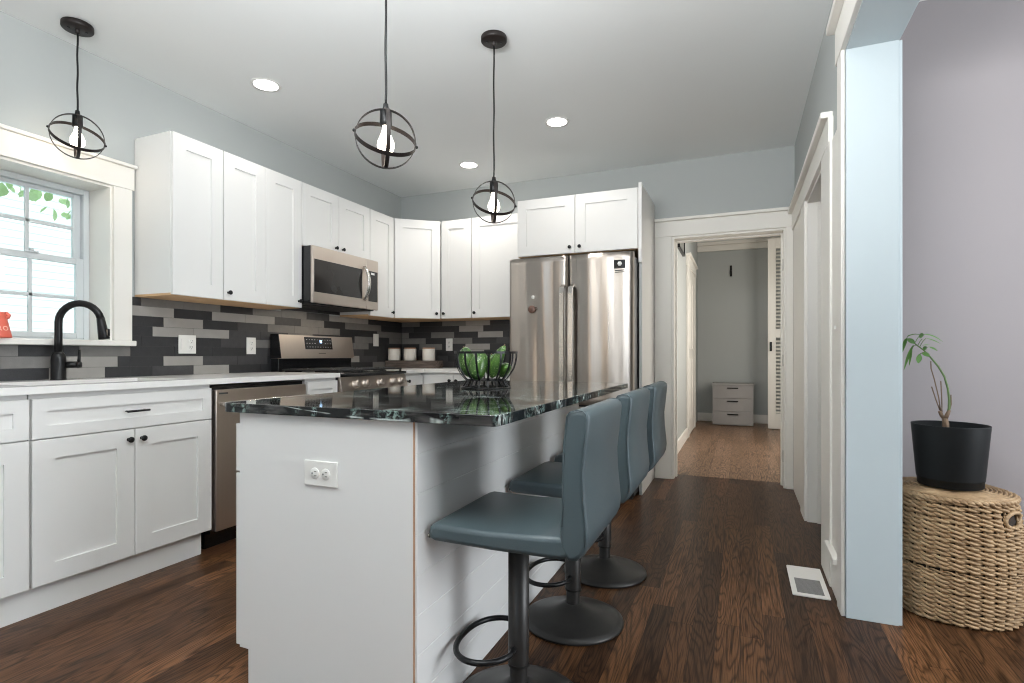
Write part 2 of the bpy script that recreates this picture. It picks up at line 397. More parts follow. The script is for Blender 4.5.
# window: casing, stool, unit
g = G()
g.box(XL, XL+.022, WY1, 2.03, WZ0+.018, WZ1, .003).box(XL, XL+.022, 1.257, WY0, WZ0+.018, WZ1, .003)
g.box(XL, XL+.024, 1.245, 2.042, WZ1, 2.098, .003).box(XL, XL+.042, 1.235, 2.05, 2.098, 2.117, .004)
struct(g.build('trim_2', 'trim'), 'white window casing')
g = G(); g.box(XL-.19, XL, WY0, WY1, 1.100, 1.118, .003).box(XL-.01, -3.155, 1.235, 2.03, 1.088, 1.118, .004)
struct(g.build('trim_3', 'trim'), 'white window stool')
g = G(); g.box(-3.42, XL+.004, WY1-.012, WY1, 1.118, WZ1).box(-3.42, XL+.004, WY0, WY0+.012, 1.118, WZ1).box(-3.42, XL+.004, WY0+.012, WY1-.012, WZ1-.012, WZ1)
struct(g.build('trim_4', 'trim'), 'white deep window reveal')
w = bpy.data.objects.new('window_1', None); COL.objects.link(w); w.location = (-3.39, 1.6435, 1.118); struct(w, 'white vinyl double hung window over the sink')
HW = .276; HT = .845
G().box(-.06, 0, -HW, -HW+.03, 0, HT, .003).box(-.06, 0, HW-.03, HW, 0, HT, .003).box(-.06, 0, -HW+.03, HW-.03, HT-.03, HT, .003).box(-.06, 0, -HW+.03, HW-.03, 0, .012, .003).build('window_frame', 'pvc', w)
def sash(name, x, z0, z1, bot, top, mz):
    a = HW-.03
    g = G(); g.box(x, x+.026, -a, -a+.036, z0, z1, .003).box(x, x+.026, a-.036, a, z0, z1, .003).box(x, x+.026, -a+.036, a-.036, z0, z0+bot, .003).box(x, x+.026, -a+.036, a-.036, z1-top, z1, .003)
    g.box(x+.006, x+.022, -.009, .009, z0+bot, z1-top, .002).box(x+.006, x+.022, -a+.036, a-.036, mz-.009, mz+.009, .002)
    o = g.build(name, 'pvc', w)
    G().box(x+.011, x+.015, -a+.03, a-.03, z0+bot-.005, z1-top+.005).build('pane', 'glass', o)
    return o
sash('upper_sash', -.055, .425, HT-.03, .03, .02, .624)
lo = sash('lower_sash', -.026, .012, .455, .03, .034, .235)
G().box(-.004, .012, -.03, .03, .452, .462, .002).cyl((.004, 0, .460), (.004, 0, .472), .011).build('sash_lock', 'pvc', lo)

# doorway trim on the end wall
g = G()
g.box(-.666, DX0, YB-.022, YB, 0, DZ, .003).box(DX1, .380, YB-.022, YB, 0, DZ, .003)
g.box(-.666, XR, YB-.024, YB, DZ, 2.155, .003).box(-.666, XR, YB-.048, YB, 2.155, 2.180, .004)
struct(g.build('trim_5', 'trim'), 'white casing and head of the hallway doorway')
g = G()
g.box(DX0, DX0+.018, YB-.01, 4.94, 0, DZ, .002).box(DX1-.018, DX1, YB-.01, 4.94, 0, DZ, .002).box(DX0+.018, DX1-.018, YB-.01, 4.94, DZ-.018, DZ, .002)
g.box(DX0+.018, DX0+.03, 4.83, 4.87, 0, DZ-.018).box(DX1-.03, DX1-.018, 4.83, 4.87, 0, DZ-.018).box(DX0+.03, DX1-.03, 4.83, 4.87, DZ-.03, DZ-.018)
g.box(DX1-.020, DX1-.017, 4.75, 4.775, 1.70, 1.79, mi=1).box(DX1-.020, DX1-.017, 4.75, 4.775, .95, 1.04, mi=1).box(DX1-.020, DX1-.017, 4.75, 4.775, .20, .29, mi=1)
struct(g.build('trim_6', ['trim', 'bronze']), 'hallway door jamb with old hinges')
# right wall side doorway trim
g = G()
g.box(XR-.02, XR, SY1, 4.08, 0, SZ, .003).box(XR-.02, XR, 2.80, SY0, 0, SZ, .003).box(XR-.010, XR, 2.60, 2.80, .19, SZ, .002).box(XR-.010, XR, 4.08, YB-.022, 0, SZ, .002)  # near wall strip boarded over, its warm light put into the trim colour
g.box(XR-.022, XR, 2.83, YB-.024, SZ, 2.122, .003).box(XR-.05, XR, 2.85, YB-.048, 2.122, 2.150, .004)
struct(g.build('trim_7', 'trim'), 'white casing and head of the side doorway')
g = G(); g.box(XR-.004, .574, SY1-.018, SY1, 0, SZ, .002).box(XR-.004, .574, SY0, SY0+.018, 0, SZ, .002).box(XR-.004, .574, SY0+.018, SY1-.018, SZ-.018, SZ, .002).box(.44, .48, SY1-.03, SY1-.018, 0, SZ-.018)
struct(g.build('trim_8', 'trim'), 'side doorway jamb')
g = G(); g.box(XR-.014, XR, 2.60, 2.80, 0, .165, .003).box(XR-.034, XR, 2.60, 2.86, .165, .19, .003); struct(g.build('baseboard_near_opening', 'trim'))
# wide cased opening
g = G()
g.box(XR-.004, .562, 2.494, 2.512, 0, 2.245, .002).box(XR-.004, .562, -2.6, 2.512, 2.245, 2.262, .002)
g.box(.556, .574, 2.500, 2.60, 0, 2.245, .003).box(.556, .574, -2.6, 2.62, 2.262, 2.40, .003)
struct(g.build('trim_9', 'jambdaylit'), 'wide opening jamb, white with a blue daylight tint')
g = G()
g.box(XR-.020, XR-.006, 2.503, 2.60, 0, 2.25, .003).box(XR-.006, XR, 2.512, 2.60, 0, 2.25)
g.box(XR-.022, XR, -2.6, 2.64, 2.25, 2.395, .003).box(XR-.052, XR, -2.6, 2.66, 2.395, 2.428, .004)
struct(g.build('trim_10', 'trim'), 'white casing of the wide opening')

# ------------------------------------------------------------------ outside the window
g = G()
for k in range(70):
    z = -1.2 + k*.085
    g.prism([(-7.6, z), (-7.580, z), (-7.592, z+.085), (-7.6, z+.085)], -2.0, 9.0, 'y')
ob = g.build('neighbour_house', 'siding'); tag(ob, 'white clapboard house side seen through the window over the sink', 'house')
br = thing('tree_branch', 'leafy green tree branch hanging outside the upper window panes', 'tree', (-4.35, 2.15, 2.08))
G().tube([(.05, .55, -.10), (0, .3, .06), (0, 0, .14), (-.1, -.5, .30), (-.1, -1.2, .45)], .008, 6, radii=[.004, .006, .008, .012, .016]).tube([(0, .2, .03), (.1, .3, -.1), (.12, .35, -.2)], .004, 5).build('twig', 'bark', br)
g = G()
rl = random.Random(4)
for k in range(100):
    y = rl.uniform(-.6, .42); zc = .06 - .20*max(0, y)/.4 + .10*max(0, -y) + rl.uniform(-.11, .13); x = rl.uniform(-.15, .15); L = rl.uniform(.06, .105)
    rot = Matrix.Translation((x, y, zc)) @ Matrix.Rotation(rl.uniform(0, 6.28), 4, 'Z') @ Matrix.Rotation(R(rl.uniform(30, 110)), 4, 'X') @ Matrix.Rotation(rl.uniform(-.5, .5), 4, 'Y')
    pts = [(0, 0, 0), (.34, .25, .04), (.42, .5, .05), (.25, .8, .03), (0, 1.05, -.04), (-.25, .8, .03), (-.42, .5, .05), (-.34, .25, .04)]
    vs = [g.bm.verts.new(rot @ Vector((p[0]*L, p[1]*L, p[2]*L))) for p in pts]
    mid = g.bm.verts.new(rot @ Vector((0, .5*L, -.03*L)))
    for i in range(8): g.bm.faces.new((vs[i], vs[(i+1) % 8], mid))
g.build('foliage', 'leafout', br)

# ------------------------------------------------------------------ backsplash tiles
TW, TH, TZ0 = .262, .0585, .914
LEFT = {-1: (2.22, {}), 0: (2.088, {-1: 'K', 0: 'M', 1: 'M', 2: 'K', 3: 'M', 4: 'M', 5: 'D', 6: 'L', 7: 'L', 8: 'K', 9: 'K'}),
        1: (2.287, {-1: 'L', 0: 'K', 1: 'L', 2: 'L', 3: 'D', 4: 'M', 5: 'K', 6: 'M', 7: 'M', 8: 'K'}),
        2: (2.221, {-1: 'K', 0: 'L', 1: 'K', 2: 'D', 3: 'M', 4: 'M', 5: 'M', 6: 'K', 7: 'K', 8: 'M', 9: 'M'}),
        3: (2.155, {-1: 'K', 0: 'L', 1: 'L', 2: 'D', 3: 'D', 4: 'M', 5: 'K', 6: 'K', 7: 'M', 8: 'K', 9: 'M'}),
        4: (2.092, {-1: 'K', 0: 'K', 1: 'K', 2: 'D', 3: 'M', 4: 'K', 5: 'D', 6: 'K', 7: 'M', 8: 'K', 9: 'K', 10: 'K'}),
        5: (2.028, {-3: 'M', -2: 'K', -1: 'M', 0: 'K', 1: 'K', 2: 'K', 3: 'D', 4: 'K', 5: 'K', 6: 'K', 7: 'D', 8: 'K', 9: 'K', 10: 'K'}),
        6: (2.221, {-3: 'M', -2: 'L', -1: 'K', 0: 'L', 1: 'D', 2: 'D', 3: 'K', 4: 'K', 5: 'K', 6: 'L', 7: 'D', 8: 'K', 9: 'D'}),
        7: (2.155, {-3: 'K', -2: 'L', -1: 'K', 0: 'D', 1: 'L', 2: 'K', 3: 'K', 4: 'K', 5: 'K', 6: 'K', 7: 'K', 8: 'M', 9: 'K'})}
BACK = {0: (-2.992, {-1: 'M', 0: 'K', 1: 'M', 2: 'L', 3: 'K', 4: 'K'}), 1: (-2.802, {-2: 'D', -1: 'K', 0: 'K', 1: 'L', 2: 'K', 3: 'K'}),
        2: (-2.858, {-2: 'M', -1: 'K', 0: 'M', 1: 'K', 2: 'L', 3: 'K'}), 3: (-2.920, {-2: 'M', -1: 'M', 0: 'K', 1: 'M', 2: 'K', 3: 'D', 4: 'K'}),
        4: (-2.994, {-1: 'K', 0: 'M', 1: 'K', 2: 'L', 3: 'K', 4: 'K'}), 5: (-2.793, {-2: 'D', -1: 'D', 0: 'K', 1: 'L', 2: 'K', 3: 'K'}),
        6: (-2.93, {-2: 'D', -1: 'K', 0: 'D', 1: 'K', 2: 'M', 3: 'K'}), 7: (-2.86, {-2: 'K', -1: 'K', 0: 'D', 1: 'K', 2: 'D', 3: 'K'})}
TM = ['grout', 'tileK', 'tileD', 'tileM', 'tileL']; TI = {'K': 1, 'D': 2, 'M': 3, 'L': 4}
rt = random.Random(11)
def tiles(rows, lo, hi, put, ztop):
    for r, (ref, cols) in rows.items():
        z1 = TZ0 + (8-r)*TH; z0 = z1 - TH
        k = math.floor((lo-ref)/TW)
        while ref + k*TW < hi:
            a, b = max(lo, ref+k*TW), min(hi, ref+(k+1)*TW)
            zt = min(z1, ztop((a+b)/2)); c = cols.get(k) or rt.choice('KKKDDDML'); k += 1
            if b-a < .008 or zt-z0 < .008: continue
            put(a+.0008, b-.0008, z0+.0008, zt-.0008, TI[c])
g = G(); g.box(XL, XL+.004, .3, 2.03, TZ0, 1.086).box(XL, XL+.004, 2.03, YB, TZ0, 1.372)
zt = lambda y: 1.086 if y < 2.03 else 1.372
tiles(LEFT, .3, 2.03, lambda a, b, z0, z1, m: g.box(XL+.003, XL+.008, a, b, z0, z1, mi=m), lambda y: 1.086)
tiles(LEFT, 2.03, YB-.008, lambda a, b, z0, z1, m: g.box(XL+.003, XL+.008, a, b, z0, z1, mi=m), lambda y: 1.436 if 3.02 < y < 3.79 else 1.372)
struct(g.build('trim_11', TM), 'black and grey staggered stone tile backsplash on the window wall')
g = G(); g.box(XL+.009, -1.5, YB-.004, YB, TZ0, 1.372)
tiles(BACK, XL+.009, -1.5, lambda a, b, z0, z1, m: g.box(a, b, YB-.008, YB-.003, z0, z1, mi=m), lambda y: 1.372)
struct(g.build('trim_12', TM), 'black and grey staggered stone tile backsplash on the end wall')

# ------------------------------------------------------------------ cabinets (local: x right, y into the cabinet, z up, front at y=0)
def shaker_g(w, h, t=.02, rail=.078, rec=.009):
    g = G(); bm = g.bm
    o = [(0, 0), (w, 0), (w, h), (0, h)]; i = [(rail, rail), (w-rail, rail), (w-rail, h-rail), (rail, h-rail)]
    e = .0015
    O0 = [bm.verts.new((x, t, z)) for x, z in o]
    O1 = [bm.verts.new((x, e, z)) for x, z in o]
    O2 = [bm.verts.new((min(max(x, e), w-e), 0, min(max(z, e), h-e))) for x, z in o]
    I1 = [bm.verts.new((x, 0, z)) for x, z in i]; I2 = [bm.verts.new((x, rec, z)) for x, z in i]
    bm.faces.new(O0)
    for A, B in ((O0, O1), (O1, O2), (O2, I1), (I1, I2)):
        for k in range(4): bm.faces.new((A[k], A[(k+1) % 4], B[(k+1) % 4], B[k]))
    bm.faces.new(I2)
    return g
def knob_g(r=.0135):
    g = G(); g.lathe([(0, 0), (.008, 0), (.0055, .006), (.005, .013), (r*.9, .016), (r, .019), (r, .023), (r*.75, .026), (0, .0265)], 16, mat=Matrix.Rotation(R(90), 4, 'X')); return g
def door(cab, x, z, w, h, knob=None, name='door', rail=.078, y=0.0):
    d = shaker_g(w, h, rail=rail).build(name, 'cab', cab, (x, y, z))
    if knob: knob_g().build('knob', 'black', d, (knob[0], 0, knob[1]))
    return d
def carcass(cab, w, z0, z1, depth, y0=.021, under=True):
    G().box(0, w, y0, depth, z0+(.012 if under else 0), z1, .001).build('body', 'cab', cab)
    if under: G().box(.002, w-.002, y0+.002, depth, z0, z0+.012).build('underside', 'ply', cab, label='raw wood underside')
UB, UT = 1.372, 2.28
A90 = R(90)
FX = -2.89
dep = .322
c = thing('upper_cabinet', 'single door white upper cabinet right beside the window', 'cabinet', (FX, 2.053, 0), A90, 'white shaker wall cabinets')
carcass(c, .322, UB, UT, dep); door(c, .003, UB+.003, .316, UT-UB-.006)
c = thing('upper_cabinet', 'two door tall white upper cabinet left of the microwave', 'cabinet', (FX, 2.375, 0), A90, 'white shaker wall cabinets')
carcass(c, .643, UB, UT, dep); door(c, .003, UB+.003, .317, UT-UB-.006, (.03, .045)); door(c, .323, UB+.003, .317, UT-UB-.006, (.287, .045))
c = thing('upper_cabinet', 'short two door white cabinet directly over the microwave', 'cabinet', (FX, 3.019, 0), A90, 'white shaker wall cabinets')
carcass(c, .775, 1.825, UT, dep); door(c, .003, 1.828, .382, UT-1.831, (.345, .038)); door(c, .390, 1.828, .382, UT-1.831, (.037, .038))
c = thing('upper_cabinet', 'narrow white upper cabinet right of the microwave', 'cabinet', (FX, 3.795, 0), A90, 'white shaker wall cabinets')
carcass(c, .345, UB, UT, dep); door(c, .003, UB+.003, .339, UT-UB-.006, (.31, .045))
# diagonal corner cabinet
P0 = Vector((-2.89, 4.143)); P1 = Vector((-2.562, 4.41)); dg = P1-P0; ang = math.atan2(dg.y, dg.x)
c = thing('corner_cabinet', 'angled corner wall cabinet above the row of canisters', 'cabinet', (P0.x, P0.y, 0), ang, 'white shaker wall cabinets')
def loc2(px, py):
    v = Vector((px-P0.x, py-P0.y)); return (v.x*math.cos(ang)+v.y*math.sin(ang), -v.x*math.sin(ang)+v.y*math.cos(ang))
nrm = Vector((-math.sin(ang), math.cos(ang)))*.021
poly = [loc2(*(P0+nrm)), loc2(*(P1+nrm)), loc2(-2.562, YB-.002), loc2(XL+.002, YB-.002), loc2(XL+.002, 4.143)]
G().prism(poly, UB+.012, UT).build('body', 'cab', c); G().prism([(p[0]*.995, p[1]) for p in poly], UB, UB+.012).build('underside', 'ply', c)
door(c, .004, UB+.003, dg.length-.008, UT-UB-.006, (dg.length-.045, .045))
c = thing('upper_cabinet', 'narrow white upper cabinet right of the corner cabinet', 'cabinet', (-2.558, 4.41, 0), 0, 'white shaker wall cabinets')
carcass(c, .315, UB, UT, .324); door(c, .003, UB+.003, .309, UT-UB-.006, (.03, .045))
c = thing('upper_cabinet', 'wide single door white upper cabinet beside the refrigerator', 'cabinet', (-2.242, 4.41, 0), 0, 'white shaker wall cabinets')
carcass(c, .58, UB, UT, .324); door(c, .003, UB+.003, .574, UT-UB-.006, (.03, .045))
c = thing('fridge_cabinet', 'deep two door white cabinet above the refrigerator', 'cabinet', (-1.658, 4.07, 0), 0, 'white shaker wall cabinets')
carcass(c, .966, 1.825, UT, .663); door(c, .003, 1.828, .477, UT-1.831, (.44, .045)); door(c, .484, 1.828, .477, UT-1.831, (.037, .045))
g = G(); g.box(-.690, -.668, 4.09, YB-.002, 0, 2.305, .001); g.box(-.690, -.666, 4.062, 4.09, 1.72, 2.31, .001)
tag(g.build('fridge_end_panel', 'cab'), 'tall white end panel on the right side of the refrigerator', 'panel')

# base cabinets, left wall
BX = -2.568
def base(lbl, y0, w, layout, name='base_cabinet', toe=True):
    c = thing(name, lbl, 'cabinet', (BX, y0, 0), A90, 'white base cabinets')
    if name == 'sink_cabinet': G().box(0, w, .021, .645, .115, .66, .001).box(0, w, .021, .05, .66, .884).box(0, .016, .05, .645, .66, .884).box(w-.016, w, .05, .645, .66, .884).build('body', 'cab', c)
    else: G().box(0, w, .021, .645, .115, .884, .001).build('body', 'cab', c)
    G().box(0, w-(.045 if name == 'sink_cabinet' else -.005), .026, .64, 0, .115).build('toe_kick', 'cab', c)
    for it in layout:
        k = it[0]
        if k == 'door': door(c, *it[1:5], knob=it[5])
        else:
            d = shaker_g(it[3], it[4], rail=.050).build('drawer_front', 'cab', c, (it[1], 0, it[2]))
            if it[5]:
                m = it[3]/2; zz = it[4]/2+.0
                G().cyl((m-.05, -.028, zz), (m+.05, -.028, zz), .005, 10).cyl((m-.04, 0, zz), (m-.04, -.028, zz), .004, 8).cyl((m+.04, 0, zz), (m+.04, -.028, zz), .004, 8).build('bar_handle', 'black', d)
    return c
base('white base cabinet with drawer at the far left edge', .78, .462, [('drawer', .003, .705, .456, .158, None), ('door', .003, .118, .456, .582, None)])
base('white sink base cabinet with false drawer front and two doors', 1.247, .795, [('drawer', .003, .703, .789, .160, True), ('door', .003, .118, .393, .580, (.365, .535)), ('door', .399, .118, .393, .580, (.028, .535))], 'sink_cabinet')
base('slim white drawer base cabinet between dishwasher and range', 2.728, .288, [('drawer', .003, .703, .282, .160, None), ('door', .003, .118, .282, .580, (.03, .535))])
c = base('white base cabinet in the corner right of the range', 3.842, .27, [('door', .003, .118, .264, .745, (.03, .70))])
# end wall base cabinets
c = thing('base_cabinet', 'white base cabinets left of the refrigerator', 'cabinet', (-2.568, 4.118, 0), 0, 'white base cabinets')
G().box(.0, .90, .021, .61, .115, .884, .001).box(-.6, 0, .024, .61, .115, .884, .001).build('body', 'cab', c); G().box(0, .90, .03, .60, 0, .115).build('toe_kick', 'cab', c)
door(c, .003, .118, .295, .745, (.265, .70)); door(c, .303, .118, .295, .745, (.03, .70)); door(c, .601, .118, .295, .745, None)
# countertops
g = G()
SX0, SX1, SY_0, SY_1 = -3.04, -2.66, 1.28, 1.96
g.box(XL+.009, SX0, .5, 3.018, .884, .914).box(SX1, -2.550, .5, 3.018, .884, .914).box(SX0, SX1, .5, SY_0, .884, .914).box(SX0, SX1, SY_1, 3.018, .884, .914)
ct = g.build('countertop', 'quartz'); tag(ct, 'white quartz countertop over sink cabinet and dishwasher', 'countertop')
g = G(); g.prism([(XL+.009, 3.840), (-2.550, 3.840), (-2.550, 4.100), (-1.668, 4.100), (-1.668, YB-.009), (XL+.009, YB-.009)], .884, .914, 'z', .0015)
tag(g.build('countertop', 'quartz'), 'white quartz corner countertop under the canisters', 'countertop')
s_ = thing('sink', 'undermount stainless sink set into the counter below the faucet', 'sink', (-2.85, 1.62, .68))
g = G(); a, b, hh = .19, .34, .204
for (x0, x1, y0, y1, z0, z1) in ((-a-.01, a+.01, -b-.01, b+.01, 0, .006), (-a-.01, -a, -b-.01, b+.01, .006, hh), (a, a+.01, -b-.01, b+.01, .006, hh), (-a, a, -b-.01, -b, .006, hh), (-a, a, b, b+.01, .006, hh)): g.box(x0, x1, y0, y1, z0, z1)
g.build('basin', 'steel2', s_); G().lathe([(0, .008), (.02, .008), (.04, .007), (.042, .009), (.045, .006)], 20).build('drain', 'chrome', s_)

# ------------------------------------------------------------------ dishwasher
d = thing('dishwasher', 'stainless steel dishwasher beside the sink cabinet', 'dishwasher', (BX, 2.049, 0), A90)
G().box(.004, .664, .03, .60, .08, .872).build('body', 'blackgloss', d); G().box(.004, .664, .07, .60, 0, .09).build('toe_kick', 'blackgloss', d)
dd = G().box(.012, .662, -.004, .03, .098, .852, .004).build('door', 'steel2', d)
G().box(.03, .085, -.0055, -.003, .828, .836).build('vent_slot', 'slot', dd)
G().box(.03, .645, -.055, -.040, .760, .790, .005).box(.035, .055, -.042, -.003, .765, .785, .002).box(.62, .64, -.042, -.003, .765, .785, .002).build('handle', 'chrome', dd)

# ------------------------------------------------------------------ gas range
rg = thing('gas_range', 'stainless gas range with five knobs under the microwave', 'range', (-2.545, 3.022, 0), A90)
Wd = .814
G().box(0, Wd, .03, .645, .06, .885, .002).build('body', 'blackgloss', rg)
for fx in (.03, Wd-.06):
    for fy in (.06, .56): G().box(fx, fx+.03, fy, fy+.03, 0, .06, .002).build('foot', 'black', rg)
cp = G().prism([(-.008, .775), (.05, .775), (.05, .882), (.018, .882)], .004, Wd-.004, 'x', .002).build('control_panel', 'steel2', rg)
# re-orient panel profile: poly is (y,z) extruded along x
nx = Vector((0, -.107, .026)).normalized()
for kx in (.152, .265, .439, .609, .715):
    yk, zk = .004, .826
    m = Matrix.Translation((kx, yk, zk)) @ Vector((0, 0, 1)).rotation_difference(nx).to_matrix().to_4x4()
    kn = G().lathe([(0, 0), (.031, 0), (.031, .005), (.027, .007), (.026, .026), (.023, .032), (0, .033)], 24, mat=m).build('knob', 'steel2', cp)
    G().box(-.003, .003, -.019, .019, .028, .033, .001, mat=m).build('pointer', 'steel2', kn)
od = G().box(.006, Wd-.006, -.012, .03, .235, .765, .004).build('oven_door', 'steel2', rg)
G().box(.13, Wd-.13, -.0135, -.01, .34, .62, .001).build('oven_window', 'dkglass', od)
G().cyl((.06, -.055, .715), (Wd-.06, -.055, .715), .011, 14).cyl((.09, -.055, .715), (.09, -.01, .715), .008, 10).cyl((Wd-.09, -.055, .715), (Wd-.09, -.01, .715), .008, 10).build('oven_handle', 'chrome', od)
G().box(.006, Wd-.006, -.010, .03, .07, .228, .004).build('storage_drawer', 'steel2', rg)
G().box(-.002, Wd+.002, .010, .60, .885, .908, .006).build('cooktop', 'blackgloss', rg)
for gx0, gx1 in ((.02, .272), (.28, .534), (.542, .794)):
    g = G(); y0, y1 = .05, .555; z0, z1 = .922, .934
    for yy in (y0, (y0+y1)/2, y1): g.box(gx0, gx1, yy-.007, yy+.007, z0, z1, .002)
    for xx in (gx0, gx1): g.box(xx-.006 if xx == gx1 else xx, xx if xx == gx1 else xx+.006, y0, y1, z0, z1, .002)
    for cyy in (.175, .43):
        cx_ = (gx0+gx1)/2
        for an in range(4):
            aa = PI/4+an*PI/2
            g.box(.03, .125, -.005, .005, z0, z1+.004, .002, mat=Matrix.Translation((cx_, cyy, 0)) @ Matrix.Rotation(aa, 4, 'Z'))
        g.box(gx0, gx1, cyy-.005, cyy+.005, z0+.001, z1, .001)
    for xx in (gx0+.01, gx1-.01):
        for yy in (y0, y1): g.box(xx-.007, xx+.007, yy-.007, yy+.007, .906, z0, .001)
    g.build('grate', 'iron', rg)
for bx, by, br_ in ((.146, .17, .045), (.146, .43, .038), (.407, .30, .05), (.668, .17, .045), (.668, .43, .032)):
    G().lathe([(0, .908), (br_+.01, .908), (br_+.008, .914), (br_, .916), (br_, .922), (0, .924)], 24, c=(bx, by, 0)).build('burner', 'iron', rg)
bg = G().box(.0, Wd, .575, .645, .90, 1.015, .003).build('backguard_base', 'blackgloss', rg)
bgp = G().prism([(.545, 1.012), (.640, 1.012), (.640, 1.190), (.572, 1.190)], -.004, Wd+.004, 'x', .003).build('backguard', 'steel2', rg)
G().prism([(.540, 1.015), (.640, 1.015), (.640, 1.193), (.567, 1.193)], -.012, -.004, 'x').build('end_cap', 'blackgloss', bgp)
sl = Vector((0, .027, .178)).normalized()
def panel_on(x0, x1, t0, t1, off, name, mat, parent):
    b = Vector((0, .545, 1.012)); n = Vector((0, -.178, .027)).normalized()
    g = G(); L = .180
    P = [b + sl*L*t + Vector((x, 0, 0)) + n*off for x, t in ((x0, t0), (x1, t0), (x1, t1), (x0, t1))]
    Q = [p - n*.003 for p in P]
    vs = [g.bm.verts.new(p) for p in P+Q]
    g.bm.faces.new(vs[:4])
    for i in range(4): g.bm.faces.new((vs[i], vs[(i+1) % 4], vs[(i+1) % 4+4], vs[i+4]))
    return g.build(name, mat, parent)
dp = panel_on(.25, .555, .40, .93, .0015, 'display_panel', 'blackgloss', bgp)
panel_on(.415, .437, .68, .80, .0025, 'clock_digits', 'led', dp)
for r_ in range(3):
    g = G()
    for q in range(10):
        if r_ == 1 and 4 <= q <= 6: continue
        x = .272 + q*.029; b = Vector((x, .545, 1.012)) + sl*.180*(.50+r_*.16) + Vector((0, -.178, .027)).normalized()*.0026
        hw_ = .006 if (q+r_) % 3 else .003
        g.box(b.x-hw_, b.x+hw_, b.y-.0006, b.y+.0006, b.z-.0022, b.z+.0022)
    g.build('keypad_print', 'dresser', dp)
panel_on(.39, .47, .21, .235, .001, 'nameplate', 'slot', bgp)

# ------------------------------------------------------------------ microwave
mw = thing('microwave', 'stainless over the range microwave with curved handle', 'microwave', (-2.81, 3.024, 1.412), A90)
Wm, Hm = .762, .408
G().box(0, Wm, .012, .40, .01, Hm, .002).build('body', 'blackgloss', mw)
G().box(.01, Wm-.01, .03, .39, -.005, .012, .001).box(.12, .30, .10, .2, -.009, -.004).build('vent_base', 'iron', mw)
d_ = bpy.data.lights.new('cooktop_lamp', 'AREA'); d_.shape = 'RECTANGLE'; d_.size = .4; d_.size_y = .08; d_.energy = 1.6; d_.color = (1, .86, .68)
l_ = bpy.data.objects.new('cooktop_lamp', d_); COL.objects.link(l_); l_.parent = mw; l_.location = (Wm/2, .12, -.012)
md = G().box(.002, .600, -.012, .012, .0, Hm, .004).build('door', 'steel2', mw)
G().box(.014, .548, -.0135, -.010, .078, .314, .001).build('door_window', 'dkglass', md)
pts = [(.578, -.012+(-.050)*math.sin(PI*k/12)**.8, .07+.27*k/12) for k in range(13)]
G().tube(pts, .013, 12, up=(1, 0, 0), flat=(1.25, .7)).build('handle', 'chrome', md)
mp = G().box(.603, Wm-.002, -.012, .012, .0, Hm, .004).build('control_panel', 'steel2', mw)
cpn = G().box(.628, Wm-.014, -.0135, -.010, .065, .314, .001).build('keypad', 'dkglass', mp)
g = G(); g.box(.660, .705, -.0145, -.013, .285, .302)
g.build('display', 'screenprint', cpn)

# ------------------------------------------------------------------ refrigerator
fr = thing('refrigerator', 'stainless french door refrigerator with bottom freezer', 'refrigerator', (-1.174, 3.87, 0))
G().box(-.472, .474, .062, .84, .02, 1.752, .006).build('body', 'fridge_side', fr)
for hx in (.34, -.46): G().box(hx, hx+.12, .07, .16, 1.752, 1.772, .004).build('hinge_cover', 'slot', fr)
def fdoor(name, x0, x1, z0, z1, wave):
    g = G(); n, m = 40, 24; bm = g.bm
    def fy(x, z):
        u = 2*(x-x0)/(x1-x0)-1; e = max(0, abs(u)-.93)/.07
        return .014*u*u + .018*e*e + wave*.0022*math.sin(u*5.0+wave-z*1.0) + .0011*math.sin(u*11+z*1.6)
    V = [[bm.verts.new((x0+(x1-x0)*i/n, fy(x0+(x1-x0)*i/n, z0+(z1-z0)*j/m), z0+(z1-z0)*j/m)) for i in range(n+1)] for j in range(m+1)]
    for j in range(m):
        for i in range(n): f = bm.faces.new((V[j][i], V[j][i+1], V[j+1][i+1], V[j+1][i])); f.smooth = True
    B = {(i, j): bm.verts.new((V[j][i].co.x, .06, V[j][i].co.z)) for i in (0, n) for j in (0, m)}
    bm.faces.new([V[m][i] for i in range(n+1)] + [B[n, m], B[0, m]]); bm.faces.new([V[0][i] for i in range(n, -1, -1)] + [B[0, 0], B[n, 0]])
    bm.faces.new([V[j][0] for j in range(m, -1, -1)][::-1] + [B[0, m], B[0, 0]]); bm.faces.new([V[j][n] for j in range(m+1)][::-1] + [B[n, 0], B[n, m]])
    bm.faces.new((B[0, 0], B[0, m], B[n, m], B[n, 0]))
    return g.build(name, 'steel', fr)
dl = fdoor('door', -.478, -.004, .672, 1.775, 1); dr = fdoor('door', .004, .479, .672, 1.775, -1)
dz = fdoor('freezer_drawer', -.478, .479, .09, .655, 1)
for dd, s in ((dl, -1), (dr, 1)):
    x = s*.033
    g = G(); pts = [(x, .02, .74), (x, -.03, .76), (x, -.046, .80), (x, -.05, 1.15), (x, -.046, 1.49), (x, -.03, 1.535), (x, .02, 1.56)]
    g.strip(pts, .017, .014, axis=(1, 0, 0)); g.build('handle', 'chrome', dd)
    g = G(); g.box(x-.019+s*.002, x+.019+s*.002, .012, .0185, .74, 1.56, .001); g.build('handle_shade_strip', 'slot', dd)  # dark strip set on the door as the shade behind the handle
G().strip([(-.36, .02, .60), (-.36, -.04, .60), (0, -.05, .60), (.36, -.04, .60), (.36, .02, .60)], .015, .014, axis=(0, 0, 1)).build('handle', 'chrome', dz)
G().box(-.46, .46, .07, .12, .0, .09).build('toe_grille', 'slot', fr)
stk = G().box(.345, .425, -.0010, .02, 1.655, 1.715).build('badge', 'blackgloss', dr)
